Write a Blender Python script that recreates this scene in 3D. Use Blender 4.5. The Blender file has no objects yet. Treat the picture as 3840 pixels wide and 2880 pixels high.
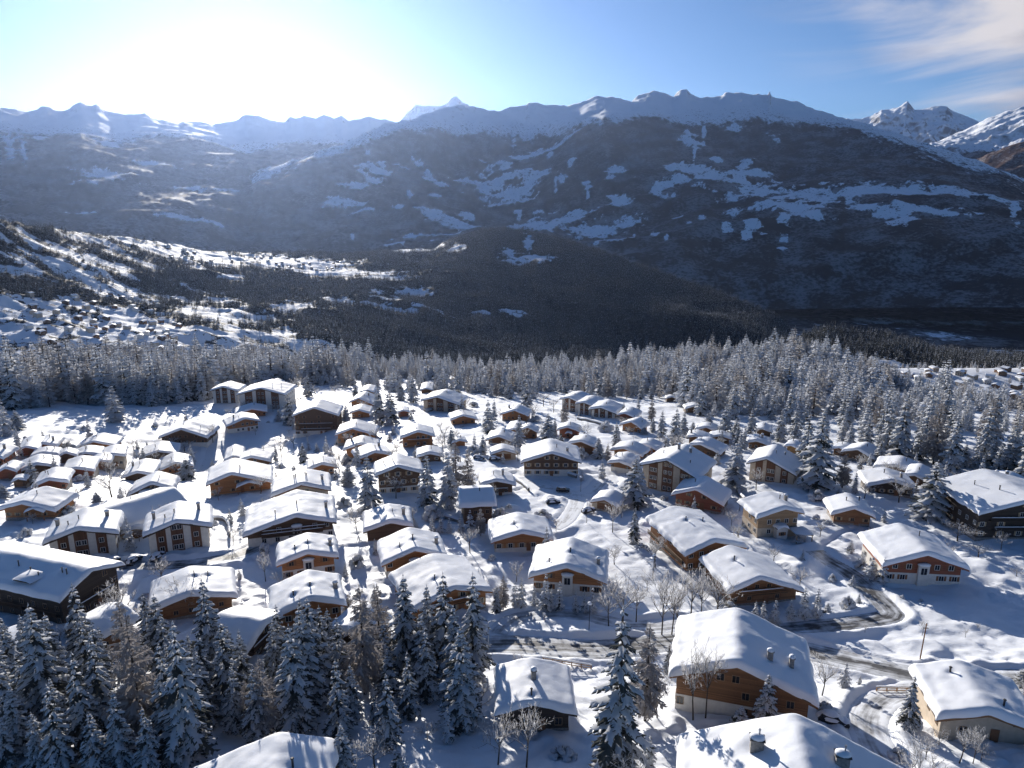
"""Snowed-in alpine chalet village on a slope, looking south into the low winter sun."""
import bpy, math, random
import numpy as np
from mathutils import Vector
R_=math.radians
scene=bpy.context.scene
COL=scene.collection
# ------------------------------------------------------------------ camera, sky, sun, exposure
cam=bpy.data.cameras.new('camera'); cam_ob=bpy.data.objects.new('camera',cam); COL.objects.link(cam_ob)
cam_ob.location=(0,0,0); cam_ob.rotation_euler=(R_(90-14),0,0)
cam.sensor_width=36; cam.lens=24.98; cam.clip_start=1; cam.clip_end=80000
scene.camera=cam_ob
SUN_AZ,SUN_EL=R_(-19),R_(11.8)
sun_dir=Vector((math.sin(SUN_AZ)*math.cos(SUN_EL),math.cos(SUN_AZ)*math.cos(SUN_EL),math.sin(SUN_EL)))
world=bpy.data.worlds.new('World'); scene.world=world; world.use_nodes=True
def build_world():
    nt=world.node_tree; nt.nodes.clear(); N=nt.nodes.new; K=nt.links.new
    out=N('ShaderNodeOutputWorld'); bg=N('ShaderNodeBackground'); bg.inputs[1].default_value=.054
    sky=N('ShaderNodeTexSky'); sky.sky_type='NISHITA'; sky.sun_disc=False
    sky.sun_elevation=SUN_EL; sky.sun_rotation=SUN_AZ; sky.altitude=1500; sky.air_density=1.0; sky.dust_density=.45; sky.ozone_density=5.5
    tc=N('ShaderNodeTexCoord')
    # high cirrus: streaks drawn out along the wind, in the west half of the sky
    mp=N('ShaderNodeMapping'); mp.inputs['Rotation'].default_value=(0,R_(-10),R_(-38)); mp.inputs['Scale'].default_value=(1.6,1.6,6.0)
    K(tc.outputs['Generated'],mp.inputs[0])
    n1=N('ShaderNodeTexNoise'); n1.inputs['Scale'].default_value=1.5; n1.inputs['Detail'].default_value=9; n1.inputs['Roughness'].default_value=.55; n1.inputs['Distortion'].default_value=.9
    K(mp.outputs[0],n1.inputs['Vector'])
    dt=N('ShaderNodeVectorMath'); dt.operation='DOT_PRODUCT'; dt.inputs[1].default_value=Vector((.60,.70,.34)).normalized()
    K(tc.outputs['Generated'],dt.inputs[0])
    west=N('ShaderNodeMapRange'); west.inputs[1].default_value=.90; west.inputs[2].default_value=.96; west.interpolation_type='SMOOTHSTEP'
    K(dt.outputs['Value'],west.inputs[0])
    core=N('ShaderNodeMapRange'); core.inputs[1].default_value=.945; core.inputs[2].default_value=.985; core.inputs[4].default_value=.22
    K(dt.outputs['Value'],core.inputs[0])
    sm=N('ShaderNodeMath'); sm.operation='ADD'; K(n1.outputs[0],sm.inputs[0]); K(core.outputs[0],sm.inputs[1])
    m1=N('ShaderNodeMapRange'); m1.inputs[1].default_value=.45; m1.inputs[2].default_value=.68; m1.interpolation_type='SMOOTHSTEP'
    K(sm.outputs[0],m1.inputs[0])
    mu=N('ShaderNodeMath'); mu.operation='MULTIPLY'; K(west.outputs[0],mu.inputs[0]); K(m1.outputs[0],mu.inputs[1])
    n2=N('ShaderNodeTexNoise'); n2.inputs['Scale'].default_value=2.6; n2.inputs['Detail'].default_value=6; K(mp.outputs[0],n2.inputs['Vector'])
    cr=N('ShaderNodeValToRGB'); cr.color_ramp.elements[0].position=.40; cr.color_ramp.elements[0].color=(.36,.35,.40,1); cr.color_ramp.elements[1].position=.60; cr.color_ramp.elements[1].color=(1,.93,.90,1); K(n2.outputs[0],cr.inputs[0])
    sc=N('ShaderNodeVectorMath'); sc.operation='SCALE'; sc.inputs[3].default_value=7.5; K(cr.outputs[0],sc.inputs[0])
    mx=N('ShaderNodeMix'); mx.data_type='RGBA'; K(sc.outputs[0],mx.inputs['B'])
    K(mu.outputs[0],mx.inputs['Factor']); K(sky.outputs[0],mx.inputs['A'])
    K(mx.outputs['Result'],bg.inputs[0]); K(bg.outputs[0],out.inputs[0])
build_world()
sl=bpy.data.lights.new('sun','SUN'); sl.energy=5.0; sl.angle=R_(.5); sl.color=(1.0,.93,.83)
sun=bpy.data.objects.new('sun',sl); COL.objects.link(sun); sun.location=(0,0,600)
sun.rotation_euler=(-sun_dir).to_track_quat('-Z','Y').to_euler()
vs=scene.view_settings; vs.view_transform='Standard'; vs.look='None'; vs.gamma=1; vs.exposure=.9; vs.use_curve_mapping=False
scene.cycles.max_bounces=5; scene.cycles.diffuse_bounces=3; scene.cycles.glossy_bounces=2; scene.cycles.transmission_bounces=2; scene.cycles.volume_bounces=1
# ------------------------------------------------------------------ helpers
def _hash(ix,iy,s):
    h=(ix.astype(np.int64)*374761393+iy.astype(np.int64)*668265263+s*974711)&0x7fffffff
    h=((h^(h>>13))*1274126177)&0x7fffffff
    return ((h^(h>>16))&0xffff)/65535.0
def vnoise(x,y,s=0):
    x=np.asarray(x,float); y=np.asarray(y,float)
    ix=np.floor(x); iy=np.floor(y); fx=x-ix; fy=y-iy
    fx=fx*fx*fx*(fx*(fx*6-15)+10); fy=fy*fy*fy*(fy*(fy*6-15)+10)
    ix=ix.astype(np.int64); iy=iy.astype(np.int64)
    a=_hash(ix,iy,s); b=_hash(ix+1,iy,s); c=_hash(ix,iy+1,s); d=_hash(ix+1,iy+1,s)
    return (a+(b-a)*fx)*(1-fy)+(c+(d-c)*fx)*fy
def fbm(x,y,o=4,s=0,g=.5):
    v=0; a=1; t=0
    for k in range(o):
        v=v+a*(vnoise(x*2**k+17.3*k,y*2**k-9.1*k,s+k)-.5); t+=a; a*=g
    return v/t*2
def ridged(x,y,o=5,s=0):
    v=0; a=1; t=0
    for k in range(o):
        v=v+a*(1-np.abs(2*vnoise(x*2**k+5.7*k,y*2**k+3.3*k,s+k)-1)); t+=a; a*=.5
    return v/t
def link(o,parent=None):
    COL.objects.link(o)
    if parent is not None: o.parent=parent
    return o
def mesh(name,verts,faces,mat=None,smooth=False):
    m=bpy.data.meshes.new(name); m.from_pydata(verts,[],faces)
    if mat: m.materials.append(mat)
    if smooth: m.polygons.foreach_set('use_smooth',np.ones(len(m.polygons),bool))
    m.update(); return m
def obj(name,m,parent=None,loc=None,rz=None):
    o=bpy.data.objects.new(name,m); link(o,parent)
    if loc is not None: o.location=loc
    if rz is not None: o.rotation_euler=(0,0,rz)
    return o
def tag(o,label=None,cat=None,group=None,kind=None):
    if label: o['label']=label
    if cat: o['category']=cat
    if group: o['group']=group
    if kind: o['kind']=kind
    return o
def empty(name,loc,rz=0):
    o=bpy.data.objects.new(name,None); o.location=loc; o.rotation_euler=(0,0,rz); o.empty_display_size=.5
    return link(o)
class MB:
    """collects simple solids into one mesh"""
    def __init__(s): s.v=[]; s.f=[]
    def box(s,x0,x1,y0,y1,z0,z1):
        b=len(s.v); s.v+=[(x0,y0,z0),(x1,y0,z0),(x1,y1,z0),(x0,y1,z0),(x0,y0,z1),(x1,y0,z1),(x1,y1,z1),(x0,y1,z1)]
        s.f+=[tuple(b+i for i in q) for q in((0,3,2,1),(4,5,6,7),(0,1,5,4),(1,2,6,5),(2,3,7,6),(3,0,4,7))]; return s
    def prism(s,prof,y0,y1):
        """profile [(x,z)] counter-clockwise seen from -y, drawn out along y"""
        b=len(s.v); n=len(prof)
        s.v+=[(x,y0,z) for x,z in prof]+[(x,y1,z) for x,z in prof]
        s.f.append(tuple(b+i for i in range(n))); s.f.append(tuple(b+n+i for i in reversed(range(n))))
        for i in range(n):
            j=(i+1)%n; s.f.append((b+i,b+n+i,b+n+j,b+j))
        return s
    def tube(s,p0,p1,r0,r1,n=6,cap=True):
        p0=Vector(p0); p1=Vector(p1); d=(p1-p0); 
        if d.length<1e-6: return s
        d.normalize(); a=d.orthogonal().normalized(); c=d.cross(a); b=len(s.v)
        for p,r in((p0,r0),(p1,r1)):
            for i in range(n):
                t=2*math.pi*i/n; q=p+(a*math.cos(t)+c*math.sin(t))*r; s.v.append(tuple(q))
        for i in range(n):
            j=(i+1)%n; s.f.append((b+i,b+j,b+n+j,b+n+i))
        if cap: s.f.append(tuple(b+n+i for i in range(n))); s.f.append(tuple(b+i for i in reversed(range(n))))
        return s
    def blob(s,c,rx,ry,rz,rng,n=8,m=4,jit=.12,lo=-.25):
        """lumpy dome"""
        b=len(s.v)
        for j in range(m):
            ph=lo+(1.5708-lo)*j/m
            for i in range(n):
                t=2*math.pi*(i+.5*(j%2))/n; k=1+jit*rng.uniform(-1,1)
                s.v.append((c[0]+rx*k*math.cos(t)*math.cos(ph),c[1]+ry*k*math.sin(t)*math.cos(ph),c[2]+rz*k*math.sin(ph)))
        s.v.append((c[0],c[1],c[2]+rz))
        for j in range(m-1):
            for i in range(n):
                k=(i+1)%n; s.f.append((b+j*n+i,b+j*n+k,b+(j+1)*n+k,b+(j+1)*n+i))
        for i in range(n): s.f.append((b+(m-1)*n+i,b+(m-1)*n+(i+1)%n,b+m*n))
        return s
    def mesh(s,name,mat,smooth=False): return mesh(name,s.v,s.f,mat,smooth)
    def part(s,name,mat,parent,smooth=False,loc=None,rz=None): return obj(name,s.mesh(name,mat,smooth),parent,loc,rz)
def grid_mesh(name,X,Y,Z,mat,smooth=True,attr=None):
    nr,nc=X.shape; m=bpy.data.meshes.new(name)
    co=np.stack([X,Y,Z],-1).reshape(-1,3).astype(np.float32)
    i=np.arange(nr*nc).reshape(nr,nc)
    q=np.stack([i[:-1,:-1],i[:-1,1:],i[1:,1:],i[1:,:-1]],-1).reshape(-1)
    nf=(nr-1)*(nc-1)
    m.vertices.add(nr*nc); m.vertices.foreach_set('co',co.reshape(-1))
    m.loops.add(nf*4); m.loops.foreach_set('vertex_index',q.astype(np.int32))
    m.polygons.add(nf); m.polygons.foreach_set('loop_start',np.arange(0,nf*4,4,dtype=np.int32))
    m.polygons.foreach_set('loop_total',np.full(nf,4,np.int32))
    m.polygons.foreach_set('use_smooth',np.full(nf,smooth,bool))
    if attr is not None:
        for k,a in attr.items():
            l=m.attributes.new(k,'FLOAT','POINT'); l.data.foreach_set('value',a.reshape(-1).astype(np.float32))
    m.materials.append(mat); m.update(calc_edges=True); m.validate(); return m
# ------------------------------------------------------------------ materials
def newmat(name):
    m=bpy.data.materials.new(name); m.use_nodes=True; nt=m.node_tree
    b=nt.nodes['Principled BSDF']; return m,nt,b,nt.nodes.new,nt.links.new
def ramp(N,K,src,stops):
    r=N('ShaderNodeValToRGB'); e=r.color_ramp.elements
    while len(e)<len(stops): e.new(.5)
    for i,(p,c) in enumerate(stops): e[i].position=p; e[i].color=(*c,1) if len(c)==3 else c
    K(src,r.inputs[0]); return r
def noise(N,K,scale,detail=4,coord='Object',vec=None,rough=.55,stretch=None):
    n=N('ShaderNodeTexNoise'); n.inputs['Scale'].default_value=scale; n.inputs['Detail'].default_value=detail; n.inputs['Roughness'].default_value=rough
    if vec is None:
        t=N('ShaderNodeTexCoord'); vec=t.outputs[coord]
    if stretch:
        mp=N('ShaderNodeMapping'); mp.inputs['Scale'].default_value=stretch; K(vec,mp.inputs[0]); vec=mp.outputs[0]
    K(vec,n.inputs['Vector']); return n
def bump(N,K,src,strength,dist,b,prev=None):
    u=N('ShaderNodeBump'); u.inputs['Strength'].default_value=strength; u.inputs['Distance'].default_value=dist
    K(src,u.inputs['Height'])
    if prev is not None: K(prev.outputs[0],u.inputs['Normal'])
    K(u.outputs[0],b.inputs['Normal']); return u
def mat_snow(name,col=(.83,.86,.91),fine=5.0,bs=.35,scale=1.0):
    m,nt,b,N,K=newmat(name); b.inputs['Roughness'].default_value=.62; b.inputs['Specular IOR Level'].default_value=.25
    n=noise(N,K,.35*scale,5); r=ramp(N,K,n.outputs[0],[(.3,tuple(c*.95 for c in col)),(.7,col)])
    K(r.outputs[0],b.inputs['Base Color'])
    u=bump(N,K,noise(N,K,1.1*scale,5).outputs[0],bs,.22,b); bump(N,K,noise(N,K,fine*scale,4).outputs[0],.22,.05,b,u)
    return m
def mat_tree_snow(name,col,trans=.3):
    m=bpy.data.materials.new(name); m.use_nodes=True; nt=m.node_tree; nt.nodes.clear(); N=nt.nodes.new; K=nt.links.new
    o=N('ShaderNodeOutputMaterial'); d=N('ShaderNodeBsdfDiffuse'); t=N('ShaderNodeBsdfTranslucent'); x=N('ShaderNodeMixShader')
    n=noise(N,K,9,3); r=ramp(N,K,n.outputs[0],[(.3,tuple(c*.86 for c in col)),(.7,col)])
    K(r.outputs[0],d.inputs[0]); K(r.outputs[0],t.inputs[0]); x.inputs[0].default_value=trans
    K(d.outputs[0],x.inputs[1]); K(t.outputs[0],x.inputs[2]); K(x.outputs[0],o.inputs[0]); return m
def mat_plain(name,col,rough=.7,var=.18,scale=2.0,metal=0,bs=0):
    m,nt,b,N,K=newmat(name); b.inputs['Roughness'].default_value=rough; b.inputs['Metallic'].default_value=metal
    n=noise(N,K,scale,6); r=ramp(N,K,n.outputs[0],[(.3,tuple(c*(1-var) for c in col)),(.7,tuple(min(c*(1+var),1) for c in col))])
    K(r.outputs[0],b.inputs['Base Color'])
    if bs: bump(N,K,n.outputs[0],bs,.05,b)
    return m
def mat_wood(name,col,vertical=False):
    """weathered boards: one tone per board, grain along it, a groove between two"""
    m,nt,b,N,K=newmat(name); b.inputs['Roughness'].default_value=.75
    t=N('ShaderNodeTexCoord'); sp=N('ShaderNodeSeparateXYZ'); K(t.outputs['Object'],sp.inputs[0])
    ad=N('ShaderNodeMath'); ad.operation='ADD'; K(sp.outputs['X'],ad.inputs[0]); K(sp.outputs['Y'],ad.inputs[1])
    src=ad.outputs[0] if vertical else sp.outputs['Z']
    mu=N('ShaderNodeMath'); mu.operation='MULTIPLY'; mu.inputs[1].default_value=1/.19; K(src,mu.inputs[0])
    fl=N('ShaderNodeMath'); fl.operation='FLOOR'; K(mu.outputs[0],fl.inputs[0])
    wn=N('ShaderNodeTexWhiteNoise'); wn.noise_dimensions='1D'; K(fl.outputs[0],wn.inputs['W'])
    g=noise(N,K,3,5,stretch=(8,8,1) if vertical else (1,1,9))
    mx=N('ShaderNodeMath'); mx.operation='MULTIPLY_ADD'; mx.inputs[1].default_value=.45; K(wn.outputs[0],mx.inputs[0]); K(g.outputs[0],mx.inputs[2])
    r=ramp(N,K,mx.outputs[0],[(.3,tuple(c*.55 for c in col)),(.62,col),(1.0,tuple(min(1,c*1.45) for c in col))])
    K(r.outputs[0],b.inputs['Base Color'])
    fr=N('ShaderNodeMath'); fr.operation='FRACT'; K(mu.outputs[0],fr.inputs[0])
    pp=N('ShaderNodeMath'); pp.operation='PINGPONG'; pp.inputs[1].default_value=.5; K(fr.outputs[0],pp.inputs[0])
    mr=N('ShaderNodeMapRange'); mr.inputs[1].default_value=0; mr.inputs[2].default_value=.12; K(pp.outputs[0],mr.inputs[0])
    bump(N,K,mr.outputs[0],.9,.03,b); return m
def mat_glass(name):
    m,nt,b,N,K=newmat(name); b.inputs['Base Color'].default_value=(.018,.022,.03,1); b.inputs['Roughness'].default_value=.08; b.inputs['Specular IOR Level'].default_value=.7
    n=noise(N,K,.9,2); r=ramp(N,K,n.outputs[0],[(.35,(.01,.012,.016)),(.7,(.05,.05,.055))]); K(r.outputs[0],b.inputs['Base Color']); return m
def mat_road(name,snow):
    m,nt,b,N,K=newmat(name); b.inputs['Roughness'].default_value=.7
    t=N('ShaderNodeTexCoord')
    at=N('ShaderNodeAttribute'); at.attribute_name='across'
    al=N('ShaderNodeAttribute'); al.attribute_name='along'
    cb=N('ShaderNodeCombineXYZ'); K(at.outputs['Fac'],cb.inputs[0]); K(al.outputs['Fac'],cb.inputs[1])
    n=noise(N,K,1.0,6,vec=cb.outputs[0],stretch=(1.3,.09,1)); n2=noise(N,K,.35,5,vec=t.outputs['Object'])
    ab=N('ShaderNodeMath'); ab.operation='ABSOLUTE'; K(at.outputs['Fac'],ab.inputs[0])
    av=N('ShaderNodeMath'); av.operation='ADD'; K(n.outputs[0],av.inputs[0]); K(n2.outputs[0],av.inputs[1])
    ed=N('ShaderNodeMath'); ed.operation='MULTIPLY_ADD'; ed.inputs[1].default_value=.07; K(ab.outputs[0],ed.inputs[0]); K(av.outputs[0],ed.inputs[2])
    lo=1.38-snow*.75
    r=ramp(N,K,ed.outputs[0],[(0,(.0,)*3),(1,(1,)*3)])
    mr=N('ShaderNodeMapRange'); mr.inputs[1].default_value=lo-.22; mr.inputs[2].default_value=lo+.22; K(ed.outputs[0],mr.inputs[0]); nt.nodes.remove(r)
    mx=N('ShaderNodeMix'); mx.data_type='RGBA'; mx.inputs['A'].default_value=(.055,.055,.06,1); mx.inputs['B'].default_value=(.74,.77,.82,1)
    K(mr.outputs[0],mx.inputs['Factor']); K(mx.outputs['Result'],b.inputs['Base Color'])
    bump(N,K,ed.outputs[0],.4,.12,b); return m
def mat_slope(name,fs,rock=.3,forest=((.008,.012,.015),(.024,.030,.036)),dust=.5,snow=(.82,.85,.9)):
    """far slope: forest stippled with snow, open snow where the ground says so; fs = size of a tree clump in metres"""
    m,nt,b,N,K=newmat(name); b.inputs['Roughness'].default_value=.8; b.inputs['Specular IOR Level'].default_value=.1
    at=N('ShaderNodeAttribute'); at.attribute_name='open_snow'
    n=noise(N,K,1/fs,6,rough=.65); n2=noise(N,K,1/(fs*9),5,rough=.6); n3=noise(N,K,1/(fs*2.5),6,rough=.7)
    # snowy fraction
    a=N('ShaderNodeMath'); a.operation='MULTIPLY_ADD'; a.inputs[1].default_value=.9; K(n3.outputs[0],a.inputs[0]); K(at.outputs['Fac'],a.inputs[2])
    # couloirs and forest lanes run down the slope; single trees stand out in the clearings
    n4=noise(N,K,1,5,rough=.65,stretch=(1/(fs*1.6),1/(fs*11),1/(fs*11)))
    a2=N('ShaderNodeMath'); a2.operation='MULTIPLY_ADD'; a2.inputs[1].default_value=.7; K(n4.outputs[0],a2.inputs[0]); K(a.outputs[0],a2.inputs[2])
    dot=N('ShaderNodeMapRange'); dot.inputs[1].default_value=.55; dot.inputs[2].default_value=.63; dot.inputs[4].default_value=.5; K(n.outputs[0],dot.inputs[0])
    a3=N('ShaderNodeMath'); a3.operation='SUBTRACT'; K(a2.outputs[0],a3.inputs[0]); K(dot.outputs[0],a3.inputs[1])
    mr=N('ShaderNodeMapRange'); mr.inputs[1].default_value=1.22; mr.inputs[2].default_value=1.33; K(a3.outputs[0],mr.inputs[0])
    f=ramp(N,K,n.outputs[0],[(.3,forest[0]),(.72,forest[1])])
    d=N('ShaderNodeMath'); d.operation='MULTIPLY'; K(n.outputs[0],d.inputs[0]); K(n2.outputs[0],d.inputs[1])
    dr=N('ShaderNodeMapRange'); dr.inputs[1].default_value=.225; dr.inputs[2].default_value=.34; dr.inputs[4].default_value=dust; K(d.outputs[0],dr.inputs[0])
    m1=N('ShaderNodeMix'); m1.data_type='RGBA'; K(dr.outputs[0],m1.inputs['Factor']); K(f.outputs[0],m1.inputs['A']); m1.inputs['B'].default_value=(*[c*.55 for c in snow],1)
    # rock where open snow is steep
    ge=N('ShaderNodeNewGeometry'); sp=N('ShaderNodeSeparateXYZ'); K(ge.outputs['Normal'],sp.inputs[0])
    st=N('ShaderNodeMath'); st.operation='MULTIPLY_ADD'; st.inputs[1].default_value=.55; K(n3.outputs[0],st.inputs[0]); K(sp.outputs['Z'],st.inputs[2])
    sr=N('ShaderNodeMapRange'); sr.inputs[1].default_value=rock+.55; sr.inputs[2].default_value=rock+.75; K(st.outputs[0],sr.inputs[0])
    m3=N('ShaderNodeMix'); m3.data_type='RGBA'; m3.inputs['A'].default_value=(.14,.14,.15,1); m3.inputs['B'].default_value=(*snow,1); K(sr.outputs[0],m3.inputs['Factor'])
    m2=N('ShaderNodeMix'); m2.data_type='RGBA'; K(mr.outputs[0],m2.inputs['Factor']); K(m1.outputs['Result'],m2.inputs['A']); K(m3.outputs['Result'],m2.inputs['B'])
    K(m2.outputs['Result'],b.inputs['Base Color'])
    bump(N,K,n.outputs[0],.3,fs*.3,b); return m
M={}
M['snow']=mat_snow('ground_snow'); M['roof_snow']=mat_snow('roof_snow',(.85,.875,.92),4.0,.12,.8)
M['tree_snow']=mat_tree_snow('tree_snow',(.82,.84,.88),.38); M['frost']=mat_tree_snow('frost',(.64,.63,.63),.45); M['frost_brown']=mat_tree_snow('larch_frost',(.44,.415,.41),.45)
M['needles']=mat_tree_snow('needles',(.10,.106,.10),.25); M['needles_frost']=mat_tree_snow('needles_frosted',(.24,.24,.235),.35); M['bark']=mat_plain('bark',(.055,.045,.038),.9,.3,6)
for k,c in dict(orange=(.33,.145,.058),brown=(.20,.10,.048),dark=(.105,.062,.038),red=(.24,.082,.045),tan=(.32,.21,.12),black=(.052,.037,.029),yellow=(.38,.21,.08)).items():
    M['w_'+k]=mat_wood('boards_'+k,c)
M['w_strip']=mat_wood('boards_upright',(.13,.06,.032),True)
M['plaster']=mat_plain('plaster',(.66,.63,.58),.85,.1,1.2); M['beige']=mat_plain('beige_plaster',(.48,.40,.31),.85,.12,1.2); M['roof']=mat_plain('roof_timber',(.06,.04,.028),.8,.25,3)
M['glass']=mat_glass('glass'); M['frame']=mat_plain('window_frame',(.30,.20,.12),.6); M['frame_white']=mat_plain('window_frame_white',(.66,.65,.62),.6)
M['shutter']=mat_plain('shutter',(.22,.10,.045),.65); M['shutter_pale']=mat_plain('shutter_pale',(.42,.30,.18),.65)
M['stone']=mat_plain('stone',(.26,.24,.22),.9,.3,3,bs=.4); M['metal']=mat_plain('dark_metal',(.05,.05,.055),.45,.2,3,.6); M['steel']=mat_plain('steel',(.35,.36,.38),.4,.15,3,.7)
M['carblack']=mat_plain('car_paint',(.02,.02,.024),.25,.05); M['carwhite']=mat_plain('car_paint_white',(.6,.6,.62),.3,.05); M['tyre']=mat_plain('tyre',(.02,.02,.02),.8)
M['greysign']=mat_plain('sign_plate',(.5,.5,.5),.5)
# ------------------------------------------------------------------ survey of the place (metres, camera at the origin, y = south)
GY=np.array([-90,0,82,111,180,255,394,495,735,1050,1350,1800.])
GZ=np.array([-60,-66,-73.5,-79.5,-85.5,-93,-112,-129,-168,-240,-345,-500.])
def _spl(x,X,Y):
    m=np.gradient(Y,X); i=np.clip(np.searchsorted(X,x)-1,0,len(X)-2)
    h=X[i+1]-X[i]; t=np.clip((x-X[i])/h,-.2,1.2); t2=t*t; t3=t2*t
    return (2*t3-3*t2+1)*Y[i]+(t3-2*t2+t)*h*m[i]+(-2*t3+3*t2)*Y[i+1]+(t3-t2)*h*m[i+1]
def sstep(t):
    t=np.clip(t,0,1); return t*t*(3-2*t)
def H0(x,y):
    """smooth height of the village slope (metres, camera at z = 0)"""
    x=np.asarray(x,float); y=np.asarray(y,float)
    z=_spl(y,GY,GZ)
    z=z-17*np.exp(-((x+135)/55)**2-((y-300)/65)**2)
    z=z-45*sstep((x-150)/300)*sstep((y-600)/350)+sstep((x-250)/200)*sstep((y-1000)/250)*70
    z=z+20*np.exp(-((x-255)/105)**2-((y-640)/110)**2)
    z=z-42*sstep((x-255)/130)*sstep((y-350)/150)*(1-sstep((y-820)/220))
    return z
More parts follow.
